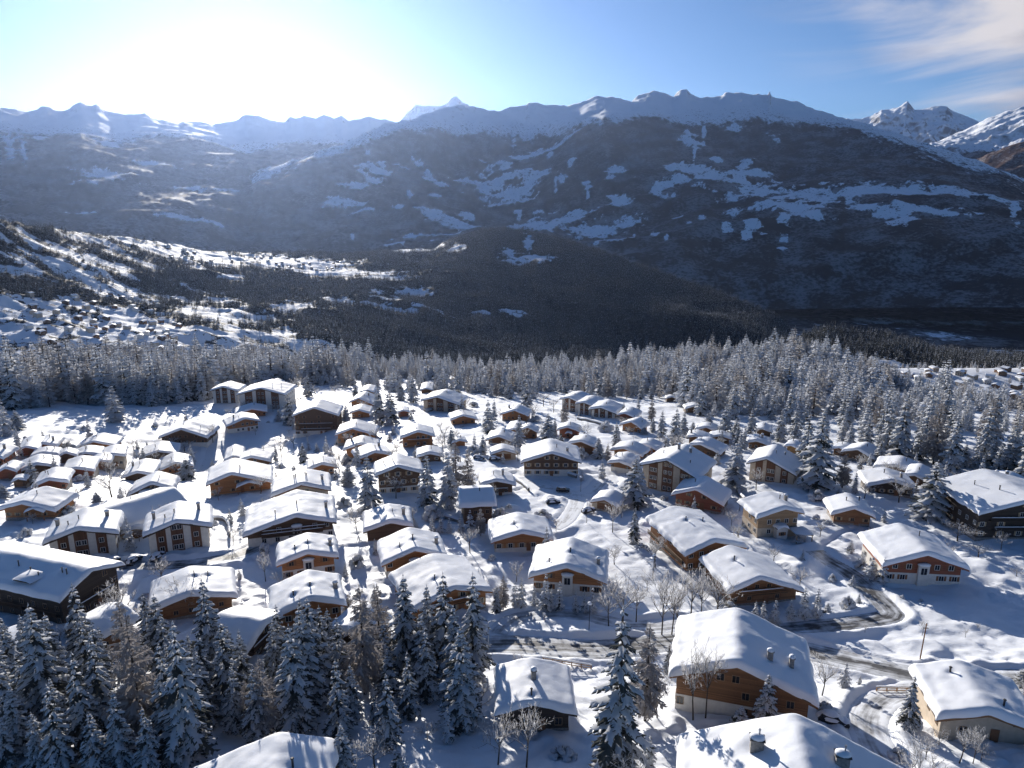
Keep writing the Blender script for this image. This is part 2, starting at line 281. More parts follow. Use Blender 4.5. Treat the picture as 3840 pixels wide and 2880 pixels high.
HOUSES=[  # id, x, y, ground z, heading, left and right half width, slope, length, ridge height
('a2',-174.27,416.18,-115.88,-0.01,7.43,8.49,0.3,12.04,10.29),
('a3',-144.91,397.94,-114.25,1.49,13.22,13.03,0.27,18.9,12.48),
('a4',-144.36,379.25,-113.46,-18.93,8.36,7.24,0.27,11.23,4.54),
('a5',-139.66,355.45,-114.34,-29.8,8.59,6.91,0.32,11.16,7.09),
('a6',-161.08,331.33,-113.29,-2.94,10.48,11.24,0.38,15.64,7.91),
('a7a',-198.27,275.3,-99.13,-23.25,3.27,3.91,0.4,14.79,4.02),
('a7b',-197.17,284.04,-100.73,-18.32,4.44,4.88,0.33,11.02,4.07),
('a8',-184.75,299.03,-105.6,-12.17,7.29,7.91,0.32,10.94,4.8),
('a9',-188.57,271.12,-100.13,-22.33,4.51,4.64,0.27,7.35,3.72),
('a10',-182.57,275.29,-102.18,-24.44,4.26,3.58,0.51,6.3,4.6),
('a11',-175.72,247.92,-97.21,-29.29,6.46,6.13,0.34,10.58,4.84),
('a12',-180.03,238.53,-94.59,-16.65,3.79,2.83,0.51,7.41,4.38),
('a13',-196.93,254.22,-95.59,-11.13,4.5,4.13,0.51,11.22,5.09),
('a14',-179.21,282.72,-104.44,-21.96,4.62,5.47,0.27,9.23,3.92),
('a15',-169.85,275.8,-105.13,-17.29,4.77,4.02,0.35,8.88,4.15),
('a16',-169.24,284.75,-107.24,-23.56,4.24,4.56,0.27,11.92,5.39),
('a17',-165.46,253.69,-100.19,-20.8,4.8,5.72,0.27,13.03,4),
('a18',-156.38,225.64,-93.69,-21.48,4.82,4.81,0.34,10.77,4.09),
('a19',-161.33,307.23,-112.67,-19.48,7.47,7.38,0.27,13.38,4.44),
('a20',-147.29,293.5,-113.57,-26.79,6.08,6.47,0.36,13.27,4.74),
('a21',-147.63,263.73,-105.66,-15.04,5.51,5.41,0.27,14.33,3.95),
('a22',-114.67,212.2,-90.87,-15,6.98,5.98,0.44,9.33,5.36),
('a23',-139.74,189.46,-87.2,-1.23,6.57,8.26,0.27,10.68,4.8),
('a25',-105.59,159.79,-84.11,-22.3,7.18,7.63,0.3,11.47,7.87),
('a26',-83.57,163.57,-84.32,-22.86,7.16,7.33,0.32,11.73,8.27),
('a27',-90.45,215.43,-90.46,-18.29,7.27,11.35,0.35,13.4,6.85),
('a28a',-128.75,310.58,-116.22,-17.37,3.97,3.9,0.44,15.31,4.21),
('a28b',-115.24,297.38,-113.12,-10.37,5.3,7.48,0.32,9.76,5.69),
('b2',-97.42,462,-123.37,-3.11,4.19,4.42,0.3,13.85,3.81),
('b3',-88.54,398.2,-113.49,3.51,5.5,7.79,0.42,14,5.61),
('b4',-82.08,366.92,-110.22,-4.63,4.65,5.77,0.31,10.59,4.19),
('b5',-98.78,341.64,-111.68,-4.93,10.13,10.99,0.36,15.2,14.17),
('b6',-71.54,305.36,-103.71,-4.77,7.31,9.36,0.34,12.48,6.89),
('b7',-59.59,265.44,-96.17,-6.15,6.15,6.4,0.34,9.03,5.74),
('b8',-52,254.03,-93.93,-23.88,6.37,6.18,0.27,9.03,4.01),
('b9',-38.79,279.42,-96.59,-10.38,6.69,6.35,0.34,9.39,6.78),
('b10',-40.72,377.08,-109.61,14.34,8.88,11.62,0.28,14.76,8.21),
('b11',-59.87,479.3,-126.33,-3.08,3.86,4.52,0.29,16.1,3.62),
('b12',-23.9,331.51,-102.96,-11.68,5.68,6.5,0.31,8.77,4.44),
('b13',-57.34,360.62,-107.9,-11.24,2.77,2.91,0.3,7.39,3.37),
('b14',-30.83,251.06,-92.81,-9.64,4.31,4.79,0.27,7.31,3.58),
('b15',-5.37,279.36,-95.92,9.31,5.12,5.06,0.34,9.56,4.06),
('b16',-21.64,276.63,-95.74,-14.96,2.88,2.97,0.27,4.97,3.09),
('b17',-67.39,237.48,-92.57,-17.12,4.85,4.68,0.36,7.66,4.21),
('b18',-35.97,210.4,-88.46,-12.27,6.5,7.31,0.33,9.94,9.24),
('b19',-63.42,200.68,-87.72,-15.59,8.3,7.85,0.31,11.62,6.57),
('b20',-55.64,169.44,-84.67,-16.03,12.13,9.17,0.29,15.34,7.45),
('b21',-31.63,171.05,-84.76,-11.84,6.56,5.31,0.27,9.94,5.16),
('b22',-22.4,148.8,-83.38,-15.43,6.96,6.89,0.35,10.45,7.3),
('b24',-4.88,208.23,-88.16,-7.15,4.75,5.6,0.28,7.46,5.27),
('b25',2.47,163.79,-84.27,-5.72,7.26,7.33,0.27,10.51,5.29),
('c1a',31.57,375.33,-109.13,31.74,5.26,9.35,0.27,14.08,7.84),
('c1b',38.35,361.75,-107.1,27.8,4.44,7.18,0.27,13.16,6.96),
('c1c',45.87,351.34,-105.57,25.3,5.76,7.75,0.27,13.37,5.56),
('c2',56.86,341.63,-104.17,25.79,3.56,5.12,0.32,10.88,3.93),
('c3',54.69,308.61,-99.61,39.26,5.62,4.83,0.43,7.52,4.96),
('c4',24.21,293.64,-97.65,13.47,4.41,4.79,0.34,6.62,5.34),
('c5',1.47,341.63,-104.19,13.29,7,6.4,0.36,9.65,5.46),
('c6',6.93,293.73,-97.68,9.41,3.78,4.04,0.47,5.63,5.24),
('c6b',0.98,299.09,-98.39,10.54,3.89,3.1,0.27,11.66,3.34),
('c7',27.28,264.1,-94.04,22.61,4.93,5.17,0.29,7.27,5.13),
('c8',13.63,230.45,-90.36,0.85,9.65,9.32,0.32,13.66,8.58),
('c9',43.17,256.32,-93.15,31.12,5.14,6.54,0.27,8.41,4.05),
('c10',52.5,264.07,-94.04,27.89,3.25,4.88,0.27,7.37,3.61),
('c11',38.44,238.3,-91.18,27.86,3.97,4.08,0.27,9.25,3.43),
('c12',49.38,211.64,-88.48,34.54,8.89,9.47,0.39,15.48,11.15),
('c13',54.6,195.89,-86.98,28.91,6.68,7.63,0.41,10.3,6.17),
('c14',47.28,153.73,-83.65,-16.48,6.97,8.02,0.3,18.41,7.22),
('c15',71.56,173.82,-84.93,-8.3,7.29,4.95,0.27,9.72,7.91),
('c16',73.56,262.06,-93.8,36.17,4.27,7.59,0.27,8.54,4.33),
('c17',75.98,280.22,-95.96,20.48,3.3,5.86,0.27,7.9,3.87),
('c19',87.38,283.79,-96.4,15,3.93,4.24,0.27,5.89,3.44),
('c20',98.19,271.42,-94.89,17.83,3.47,5.28,0.27,7.35,3.72),
('c21',85.17,223.7,-89.66,30.65,5.95,8.91,0.43,13.69,8.43),
('c23',110.25,298.95,-98.32,21.62,2.81,3.91,0.31,8.53,3.52),
('d1',109.82,264.72,-94.11,33.44,2.28,3.64,0.27,7.53,3.27),
('d2',126.73,260.13,-93.58,44.28,2.91,3.65,0.27,7.49,3.28),
('d3',130.04,252.65,-92.73,45.51,5.25,5.76,0.38,8.94,4.47),
('d4',131.65,229.32,-90.23,36.03,6.44,6.67,0.27,10.35,4.09),
('d5',119.18,208.66,-88.15,12.06,6.93,6.73,0.28,10.45,4.84),
('d6',131.8,218.3,-89.13,37.33,2.98,4.69,0.37,10.67,4.06),
('d7',94.52,182.4,-85.68,12.52,5.43,5.16,0.39,9.48,4.9),
('d8',135.31,171.49,-84.69,-0.34,13.37,13.85,0.27,19.6,11.08),
('d9',151.76,207.25,-88.04,50.35,5.18,7.48,0.27,10.73,5.21),
('d10',92.9,145.79,-83.14,5.37,8.41,8.54,0.34,13.97,7.52),
('e2',-66.1,130.91,-82.03,-23.09,7.18,8.09,0.27,10.99,5.06),
('f1',-46.91,148.92,-83.38,-16.71,6.38,6.22,0.28,9.09,6.44),
('f2',-38.97,123.52,-81.26,-19.55,7.15,6.02,0.34,10.23,7.65),
('f3',-12.15,131.84,-82.14,-25.38,8.73,7.68,0.29,14.5,6.02),
('f5',3.04,89.31,-74.92,-1.69,5.08,5.85,0.27,9.4,5.11),
('g1',12.17,141,-82.86,8.76,7.83,7.98,0.35,12.2,6.81),
('g2',33.57,92.68,-75.59,16.75,8.85,10.51,0.37,13.93,9.62),
('g4',52.18,136.34,-82.49,-9.44,6.34,9.47,0.38,13.46,6.26),
('h1',67.09,86.54,-74.21,11.71,5.95,7.28,0.29,10.57,5.06),
('a24',-109.11,176.87,-85.5,40.29,9,9,0.29,18,6.49),
('g3',31.5,59.83,-70.41,14,12.95,15.04,0.44,17,7.54),
('e6',-26.46,63.09,-70.78,-12,9.92,6.26,0.34,13,5.98),
('a1',-294.74,404.02,-113.58,-50,4.6,4.6,0.33,9,5.6),
('a3b',-177.05,513.07,-131.96,5,5,5,0.33,8,6),
('b1',-156,557.56,-138.96,30,4,4,0.33,7,5),
('c18',85.59,298.8,-98.32,20,4.6,4.6,0.33,7,4.2),
('c22',98.81,368.74,-108.14,3,5,5,0.33,6,4),
('c22b',97.71,420.64,-116.26,0,2.8,2.8,0.33,4,3.2),
('e3',-79.39,117.22,-80.48,30,4.5,4.5,0.33,8,5),
('f4',-30.37,117.22,-80.47,22,4.2,4.2,0.33,8,4.6),
('e5',-91.56,111.65,-79.61,-5,3.2,3.2,0.33,6,3.4),
('c24',27.33,194.52,-86.86,28,4,4,0.33,7,3.2),
('b26',-3.16,255.11,-93.05,-6,4.6,4.6,0.33,6,3.6),
('a29',-168.97,228.32,-93.59,-20,1.9,1.9,0.33,3.5,3),
('e1',-87.8,133.27,-82.28,-72,7.2,7.2,0.33,30,9.2),
('b23',-6.37,188.64,-86.31,-98,6,6,0.33,9,8.2),
('e4',-46.18,115.63,-80.24,-75,5.5,5.5,0.33,9,6),
('a30',-99.21,172.32,-85.09,-20,3.4,3.4,0.33,6,3),
]
TREES="s -204.5 351.2 20.3 6;s -168.9 234.8 9.9 2.7;d -129.9 215 9.8 5.6;s -134.8 276.8 9.8 4.3;b -193.2 293.2 4.1 3;b -207.4 328.2 3.4 2.2;s -233 319.6 9.4 4.4;s -229.1 306.1 19.3 2.9;y -136.2 304.5 5 2.1;s -163 212.2 5 2.2;b -130.4 193.9 2.8 1.9;y -77.3 188.5 6 1.6;y -78.8 183.5 4.8 1.4;s -128.6 204.7 3.7 1.8;b -106.6 203.1 3 3;d -156.8 322.8 5.5 5.3;d -164.4 327.7 4.7 3.4;d -138.5 211.3 4.6 2;b -183.6 349.4 3.1 1.8;d -150 338.8 10.2 3.2;y -174.7 314.5 3.9 1.4;y -173.8 321.2 2.6 1.1;b -214.2 297.4 3.1 1.8;b -171.9 292.6 3.7 2.5;d -167.1 298.4 6.4 2.8;b -160.4 247.8 2.7 3.2;b -104.6 208.7 1.5 1.3;d -186.8 273.1 4.8 2.1;b -129.9 174.3 2.6 1.9;s -119.5 365.3 17.6 4.7;s -86.9 356.8 10.7 3.3;s -67.3 344.6 19.9 4.7;s -60.9 341.7 19.5 5.1;s -104.3 457.7 7.9 3.1;s -70.5 434.3 14.3 3.7;s -59.6 414.2 18 3.9;s -52.3 488.2 10.6 4.1;d -144.7 466.2 13.3 5.1;s -135.6 457.9 15.8 4.2;s -10.9 309.1 16.7 3.2;y -79.9 290 8.9 2.1;y -88.2 304.2 4.9 1.7;y -94 311.2 6.1 1.6;s -86 276.5 9 2.6;d -107 311.7 10.3 4.6;y -74.8 278 4.5 1.7;s -42 193.9 18.6 3.5;s -25.2 197.5 17.5 2.9;s -19.1 197.4 18.4 3.4;l -17.7 210.6 18.2 2.8;l -13.9 211.2 15.3 2;d -27.7 272.6 7.8 3.5;s -24.8 276.8 8.9 2.3;y -37.2 259.2 5.6 1.5;y -60.6 229.1 4.8 1.6;s -54.3 220.9 7.5 3.2;s -63.2 255.6 4.2 2.4;s -11.4 263.4 8.6 2.3;y -54.4 310 4.7 2;y -53.7 296.3 4.2 1.9;d -33.4 317.4 4.5 1.9;b -50.8 199.4 3 2.4;b -22.4 186.7 5.6 3.8;y -19.1 176.6 5.4 1.4;y -16.9 176.2 4.9 1.2;y -13.8 177 5.6 1.4;y -11.3 177 6.6 1.7;y -21.5 176.6 5.1 1.4;y -26.9 178.8 4.3 1.7;y -32.1 172.9 4.1 1.4;d -6.4 201.8 6.2 2.2;b -3 185.7 4.1 2.7;l -8.3 172.9 8.1 2;b -35.5 282.9 2.5 3.2;y -52.1 351.3 6.2 1.9;b -15.2 265.5 3.4 3;d -47.2 274 3 3.1;b -92.2 266.1 2.9 2.5;y -80.5 246.7 3.6 1.5;d -104.6 323.6 8.1 2.5;s -127.4 372.2 6.5 2.8;d -102.6 549.5 3.8 5.1;d -132.9 466.2 7.3 5.5;d -119.6 466.2 8.1 4.7;b -22.2 395.8 3.5 3.7;d -49 265.7 3.8 2.7;b -45.5 377.4 2 3.5;y -80.1 308.9 4.4 1.6;s 8.4 382.6 18.3 4.1;s 2.9 276.8 14.1 2.5;s 15.1 283.7 13.4 4.3;d 18.1 395.5 9 4.7;l 25.5 332.5 13.2 2.8;d 22.6 370.6 9.1 3.5;s 42.7 276.7 10.6 2.3;l 69.6 339.7 12.5 2.7;s 64.9 313 6.9 1.7;s 65.4 296.1 12.9 2.2;s 68.3 282.5 16.5 3.5;s 76.3 301.5 12 2.7;s 88.7 307.1 10.3 3.3;s 92.6 294.8 15.6 3.9;s 97.8 296.1 9.7 2.8;s 103.5 293.5 13.7 2.9;s 81.1 304.3 6.2 2.5;s 32.9 256.3 8.6 2.8;l 35.5 249.1 7.9 1.6;y 30.9 228.4 7.5 1.8;s 36.9 198.5 16 5;s 72.3 216.2 17.5 5;d 27.1 176.2 8.9 2.7;s 31.6 168.6 10.3 1.8;b 43.5 314.6 5.6 4.4;b 26.7 258.2 4.9 2.9;d 79 214.9 7.3 3.2;y 75.6 247.3 5.1 2;d 11.9 177 4.2 1.5;s 62.9 275.6 4 2.1;s 59 302.9 3.8 2.1;d 52.5 320.8 5.7 3.3;y 27 257.2 5.1 1.1;b 8.6 187.7 3.2 2.6;d 85.8 277.8 4.5 2.9;d 65 214.3 4.3 2.2;b 12.2 341.6 3 3.2;d 21 284.9 3.1 1.5;s 20.2 280.2 4 1.9;d 60.2 180.1 5.4 2.1;d 59.8 171.8 3.9 2.3;b 39.1 385.1 2.7 2.3;d 61.7 191.6 2.9 1.9;s 98.4 214.9 27 6.2;s 100.9 230.6 23.1 4;s 118.5 186.2 18.3 6.4;l 107.4 216.2 11.6 3.3;y 124.2 239 5.2 1.6;s 135.5 247.3 9.5 2.9;d 118.1 201.8 7.9 3.9;d 108 202.9 5 2.8;b 93.5 202.9 4.3 2.7;y 103.4 209.9 1.9 1;d 81.6 172.9 4.4 2.1;d 117.1 171.3 5.9 4;y 148.2 217.5 4.5 1.6;y 117.2 192.7 1.1 0.7;s 112.9 284.8 14.6 3.2;s 122.2 292.2 16.4 3.8;s 153.5 253.5 17 3.3;s 147.7 257.2 13.7 2.9;s 160 252.6 11.8 3.3;s 162.7 249.9 13.7 3.2;s 164 243.1 9.1 2.7;s 167.3 239.8 9.4 2.5;s 170.8 238.3 14.7 3.5;s 175.3 235.1 17 3.9;b 147.2 243.1 2.4 2.5;d 151.4 226.3 3.7 2.4;s 134.7 269.1 12.4 3;s 139.2 284.8 13 2.9;s -87.6 108.8 10.3 1.5;s -70.6 92.8 19.7 3.6;s -85.7 123.3 6.1 1.8;s -59 83.6 16.4 2.6;s -58.5 87 17.4 2.6;s -68.5 118.3 11.5 2.4;s -60 106.8 15.7 2.6;s -43.9 81.7 21.6 4.5;s -51.4 106.3 18.2 2.8;s -43.9 94.9 16.3 2.5;s -48.2 85.3 16.7 2.3;l -53.1 87 20.9 2.7;d -78 125.6 10.6 3.4;d -67.5 132.7 8.7 4;s -73.9 92.8 11.8 1.7;s -67.3 79.6 10.6 1.8;s -59.7 79 13.9 2.5;s -51.6 79.3 12.4 2.4;s -47.5 78.4 10.5 2.4;l -63 101.8 16.7 2.3;y -53.2 125.3 6.2 1.2;s -62.6 79.3 9.2 2.1;s -53.9 77.6 10.5 2.3;s -40.6 89.6 10.9 1.8;s -76.8 92.8 14.8 1.4;d -81.4 126.2 7.1 2.5;s -68 83.3 11.2 1.9;s -57 92.8 13.8 2.3;l -38.6 88.9 9.1 1.6;s -47.4 94.9 14.4 2.6;s -31.7 89.4 18.2 2.3;s -31.9 99 18.4 2.3;s -32.6 111.6 10.9 1.7;s -24.9 87.6 13.4 2.8;l -23.9 100.1 20 2.3;l -23.6 111.6 16.5 2;s -27.3 126.7 10.1 1.9;s -18.5 109.1 19.5 2.7;s -14.9 111.6 16.6 1.7;s -11.7 108.8 19.9 2.4;s -6.5 106.5 20.7 2.3;s -9.4 101.6 15.9 2.3;s -7.5 90.6 16.4 3.8;s -17.4 85.1 11.7 2.7;s -19.9 99 9.1 2.8;y -9.1 85.8 6.3 1;s -20.6 91.4 5.8 0.8;s -21.6 76.5 9.7 2.2;s -28 77.3 7.5 1.9;s -14.8 77.3 5.2 1.6;d -1.9 80.2 7.6 2.4;l -35.6 87.4 13.4 1.8;s -3.2 132.4 6.2 1.2;d -34.6 128.5 4.4 2.1;l -1.8 134.2 8.2 1.3;s -31.9 94.9 18.3 1.9;s -24.3 92.8 9.5 1.9;d -12.1 86 3.4 2;d -19.2 83.3 2.7 1.5;d -56.7 147.7 7.5 2.1;b -61.7 161.3 3.3 1.7;b -37.2 155 4 2.2;l -32.7 127.3 7.4 1.7;d -23.3 126.2 4.9 1.7;s -32.5 106.8 14 1.8;s -36.5 87 12.2 1.3;y 7.1 133.6 9.1 2;y 2 134.2 7.3 1.4;y 4.7 134.8 5 1.1;y 10 133.6 7.2 1.2;y 8.3 133.8 5.4 0.9;y 13.3 133 5.1 1.1;y 15 132.4 5.6 0.8;y 16.7 132 6.7 1;d 21.8 125.9 12 3.9;d 25.2 128.2 9.4 2.9;d 29.3 123 14.4 3.2;d 31.2 123 13.8 2.2;d 36.1 127.8 12.6 3.5;d 38.6 128.8 11.5 2.5;d 41.8 129.4 10.9 3.7;s 13.9 79 25.1 3.1;l 20 91.4 16.6 3.1;d 22 92 10 2.5;s 27.2 108 6.2 0.9;d 27.4 91.8 13 1.6;d 29.2 91.8 13.2 2.6;s 32.4 86.1 6.2 2.3;s 36.5 87.7 10.6 2.3;y 18.4 80 5.1 1.1;d 1.9 80 9.8 2.6;y 49 127.6 5.1 1.4;y 50.4 127 5.9 1.5;d 19.4 126.2 9.5 2.8;y 0.6 134.2 6.6 0.9;d 32.5 123.3 10.7 1.6;d 1 147.7 5.2 1.9;d 24.7 155.7 4.7 2.8;b 45.3 133.3 2.6 2.6;d 30.1 142.2 4.4 1.8;d 17.9 91.2 8.1 1.2;y 53.1 127.9 5.8 1.7;y 56.7 129 4.4 1.4;y 59.6 129.7 7.2 1.8;y 62.4 130 6.9 1.5;y 65.9 132.6 2.6 1.2;y 82.7 148.2 5.9 2.2;y 84.1 145.8 6.9 1.8;y 76.6 144.1 2.9 1.3;y 84.5 162.2 4 1.5;y 70.9 157.9 3.2 0.8;b 71.3 134.8 3.3 1.8;y 74.4 136.7 2.6 0.8;y 55.2 102.5 5.2 1.4;y 58.4 103.7 2 0.6;s 57.8 88.7 9.2 1.9;d 50.3 99.7 7.1 2.3;s 85.9 102.8 4.7 2.5;b 73.8 147.7 2.1 1.1;d 69.3 123.6 1.9 0.7;d 87.7 121.5 2.1 0.7;d 79.3 121.6 3.8 0.9;d 92.2 125 1.2 0.7;d 115.5 160.4 3.6 3.1;d 117.1 149.1 2.4 1.8;d 56.5 81.7 3.8 1.6;d 60.4 80.8 6.4 1.9;d 62.3 80.8 5.9 1.3;d 60.5 85.3 2.8 1.2;b 53.2 82.6 1.7 1.5;d 63.3 156.5 4.3 2.2;b 83 153.5 2.5 1.8;b 59.5 89.2 2.7 0.9;b 88.8 138.3 1 0.6;b 84.6 138.3 1.1 0.7;d 63.8 81.4 3.1 1.5;s -13.5 98.2 13.6 2.3;s -26.7 114.9 12.1 2.1;s -73.9 108 10.2 1.7;s -69.5 105.8 10.5 1.8;s -26.2 106.7 10.6 1.8;s -38.8 102.1 13.2 2.2;s -77 112.1 16.4 2.8;s -62.9 94.4 16 2.7;s -68.2 99.6 15.6 2.7;s -83 108.9 13.7 2.3;s -73.5 99.5 15.7 2.7;s -64.9 86.7 10.2 1.7;s -43.2 99.4 12.6 2.1;s -80.5 103.5 13.3 2.3;s -45.8 90.4 13.2 2.2;s -19.8 115.7 10.6 1.8;s -57.1 102.5 12.8 2.2;s -51.6 100 11 1.9;s -14.9 103.5 13.8 2.4;s -21.5 104.8 12.2 2.1;s -52.7 95.2 12.1 2.1;s -28.2 101.7 14.1 2.4;s -15.7 93.3 11.6 2;s -79.7 98.3 15.3 2.6;s -40.3 108.3 13.1 2.2;s -85 104.3 12.7 2.2;s -65.3 107.5 10.9 1.9;s -72.3 87.2 12.8 2.2;s -46.8 103.4 11.4 1.9;s -37.5 112.3 12.2 2.1"
ROADS=[
('village_road',7.5,0.28,[(-60.1,120.4),(-48.4,118.4),(-35.4,118),(-18,118.4),(0,119.1),(10.8,117.7),(18.6,117.3),(29,119.9),(40.6,121.4),(50.5,119.1),(56.4,115.7),(63.3,111.6),(70.1,108),(79.1,106.3),(94.4,105.5),(116.7,104.1),(141.7,102.1)]),
('side_lane',4.6,0.55,[(-2.8,123.6),(0,129),(6.9,131.6),(14.7,130.8),(21,127.9),(26.4,126.7),(34.2,128.1)]),
('branch_road',5,0.3,[(40.7,121.7),(50.8,124.9),(59.5,126.1),(71.9,128.8),(78.1,131),(79.4,134.5),(79.8,144.9),(79,152.8),(77.6,157.1),(76.4,163.9)]),
('driveway',5.5,0.55,[(72.2,104.1),(65.4,101.8),(58.9,98.2),(53.2,91),(50.5,81.6)]),
('parking_lane',5.5,0.35,[(-119.7,160.1),(-111.6,157.9),(-98.8,156.2),(-83.4,155.4),(-74.3,157.7),(-67.7,162.3),(-64.9,166.9)]),
('steep_lane',3.6,0.97,[(-164.6,387.8),(-159.3,369.5),(-151.2,343),(-144.8,320.2),(-132.1,281.2),(-99.7,208.2),(-95.5,197.7)]),
('forecourt',9,0.7,[(5.8,224.8),(11.4,217.8),(20.4,208.8),(27.5,214.7),(32.1,226.5)]),
('forecourt_lane',5,0.75,[(20.8,209.8),(19.1,198.7),(15.2,185.7),(11.3,179.7)]),
('meadow_track',4,0.9,[(-286.8,422),(-267.9,406.7),(-236.6,385.5),(-213.4,378.7),(-190.1,383.6),(-177.4,407.1)]),
]
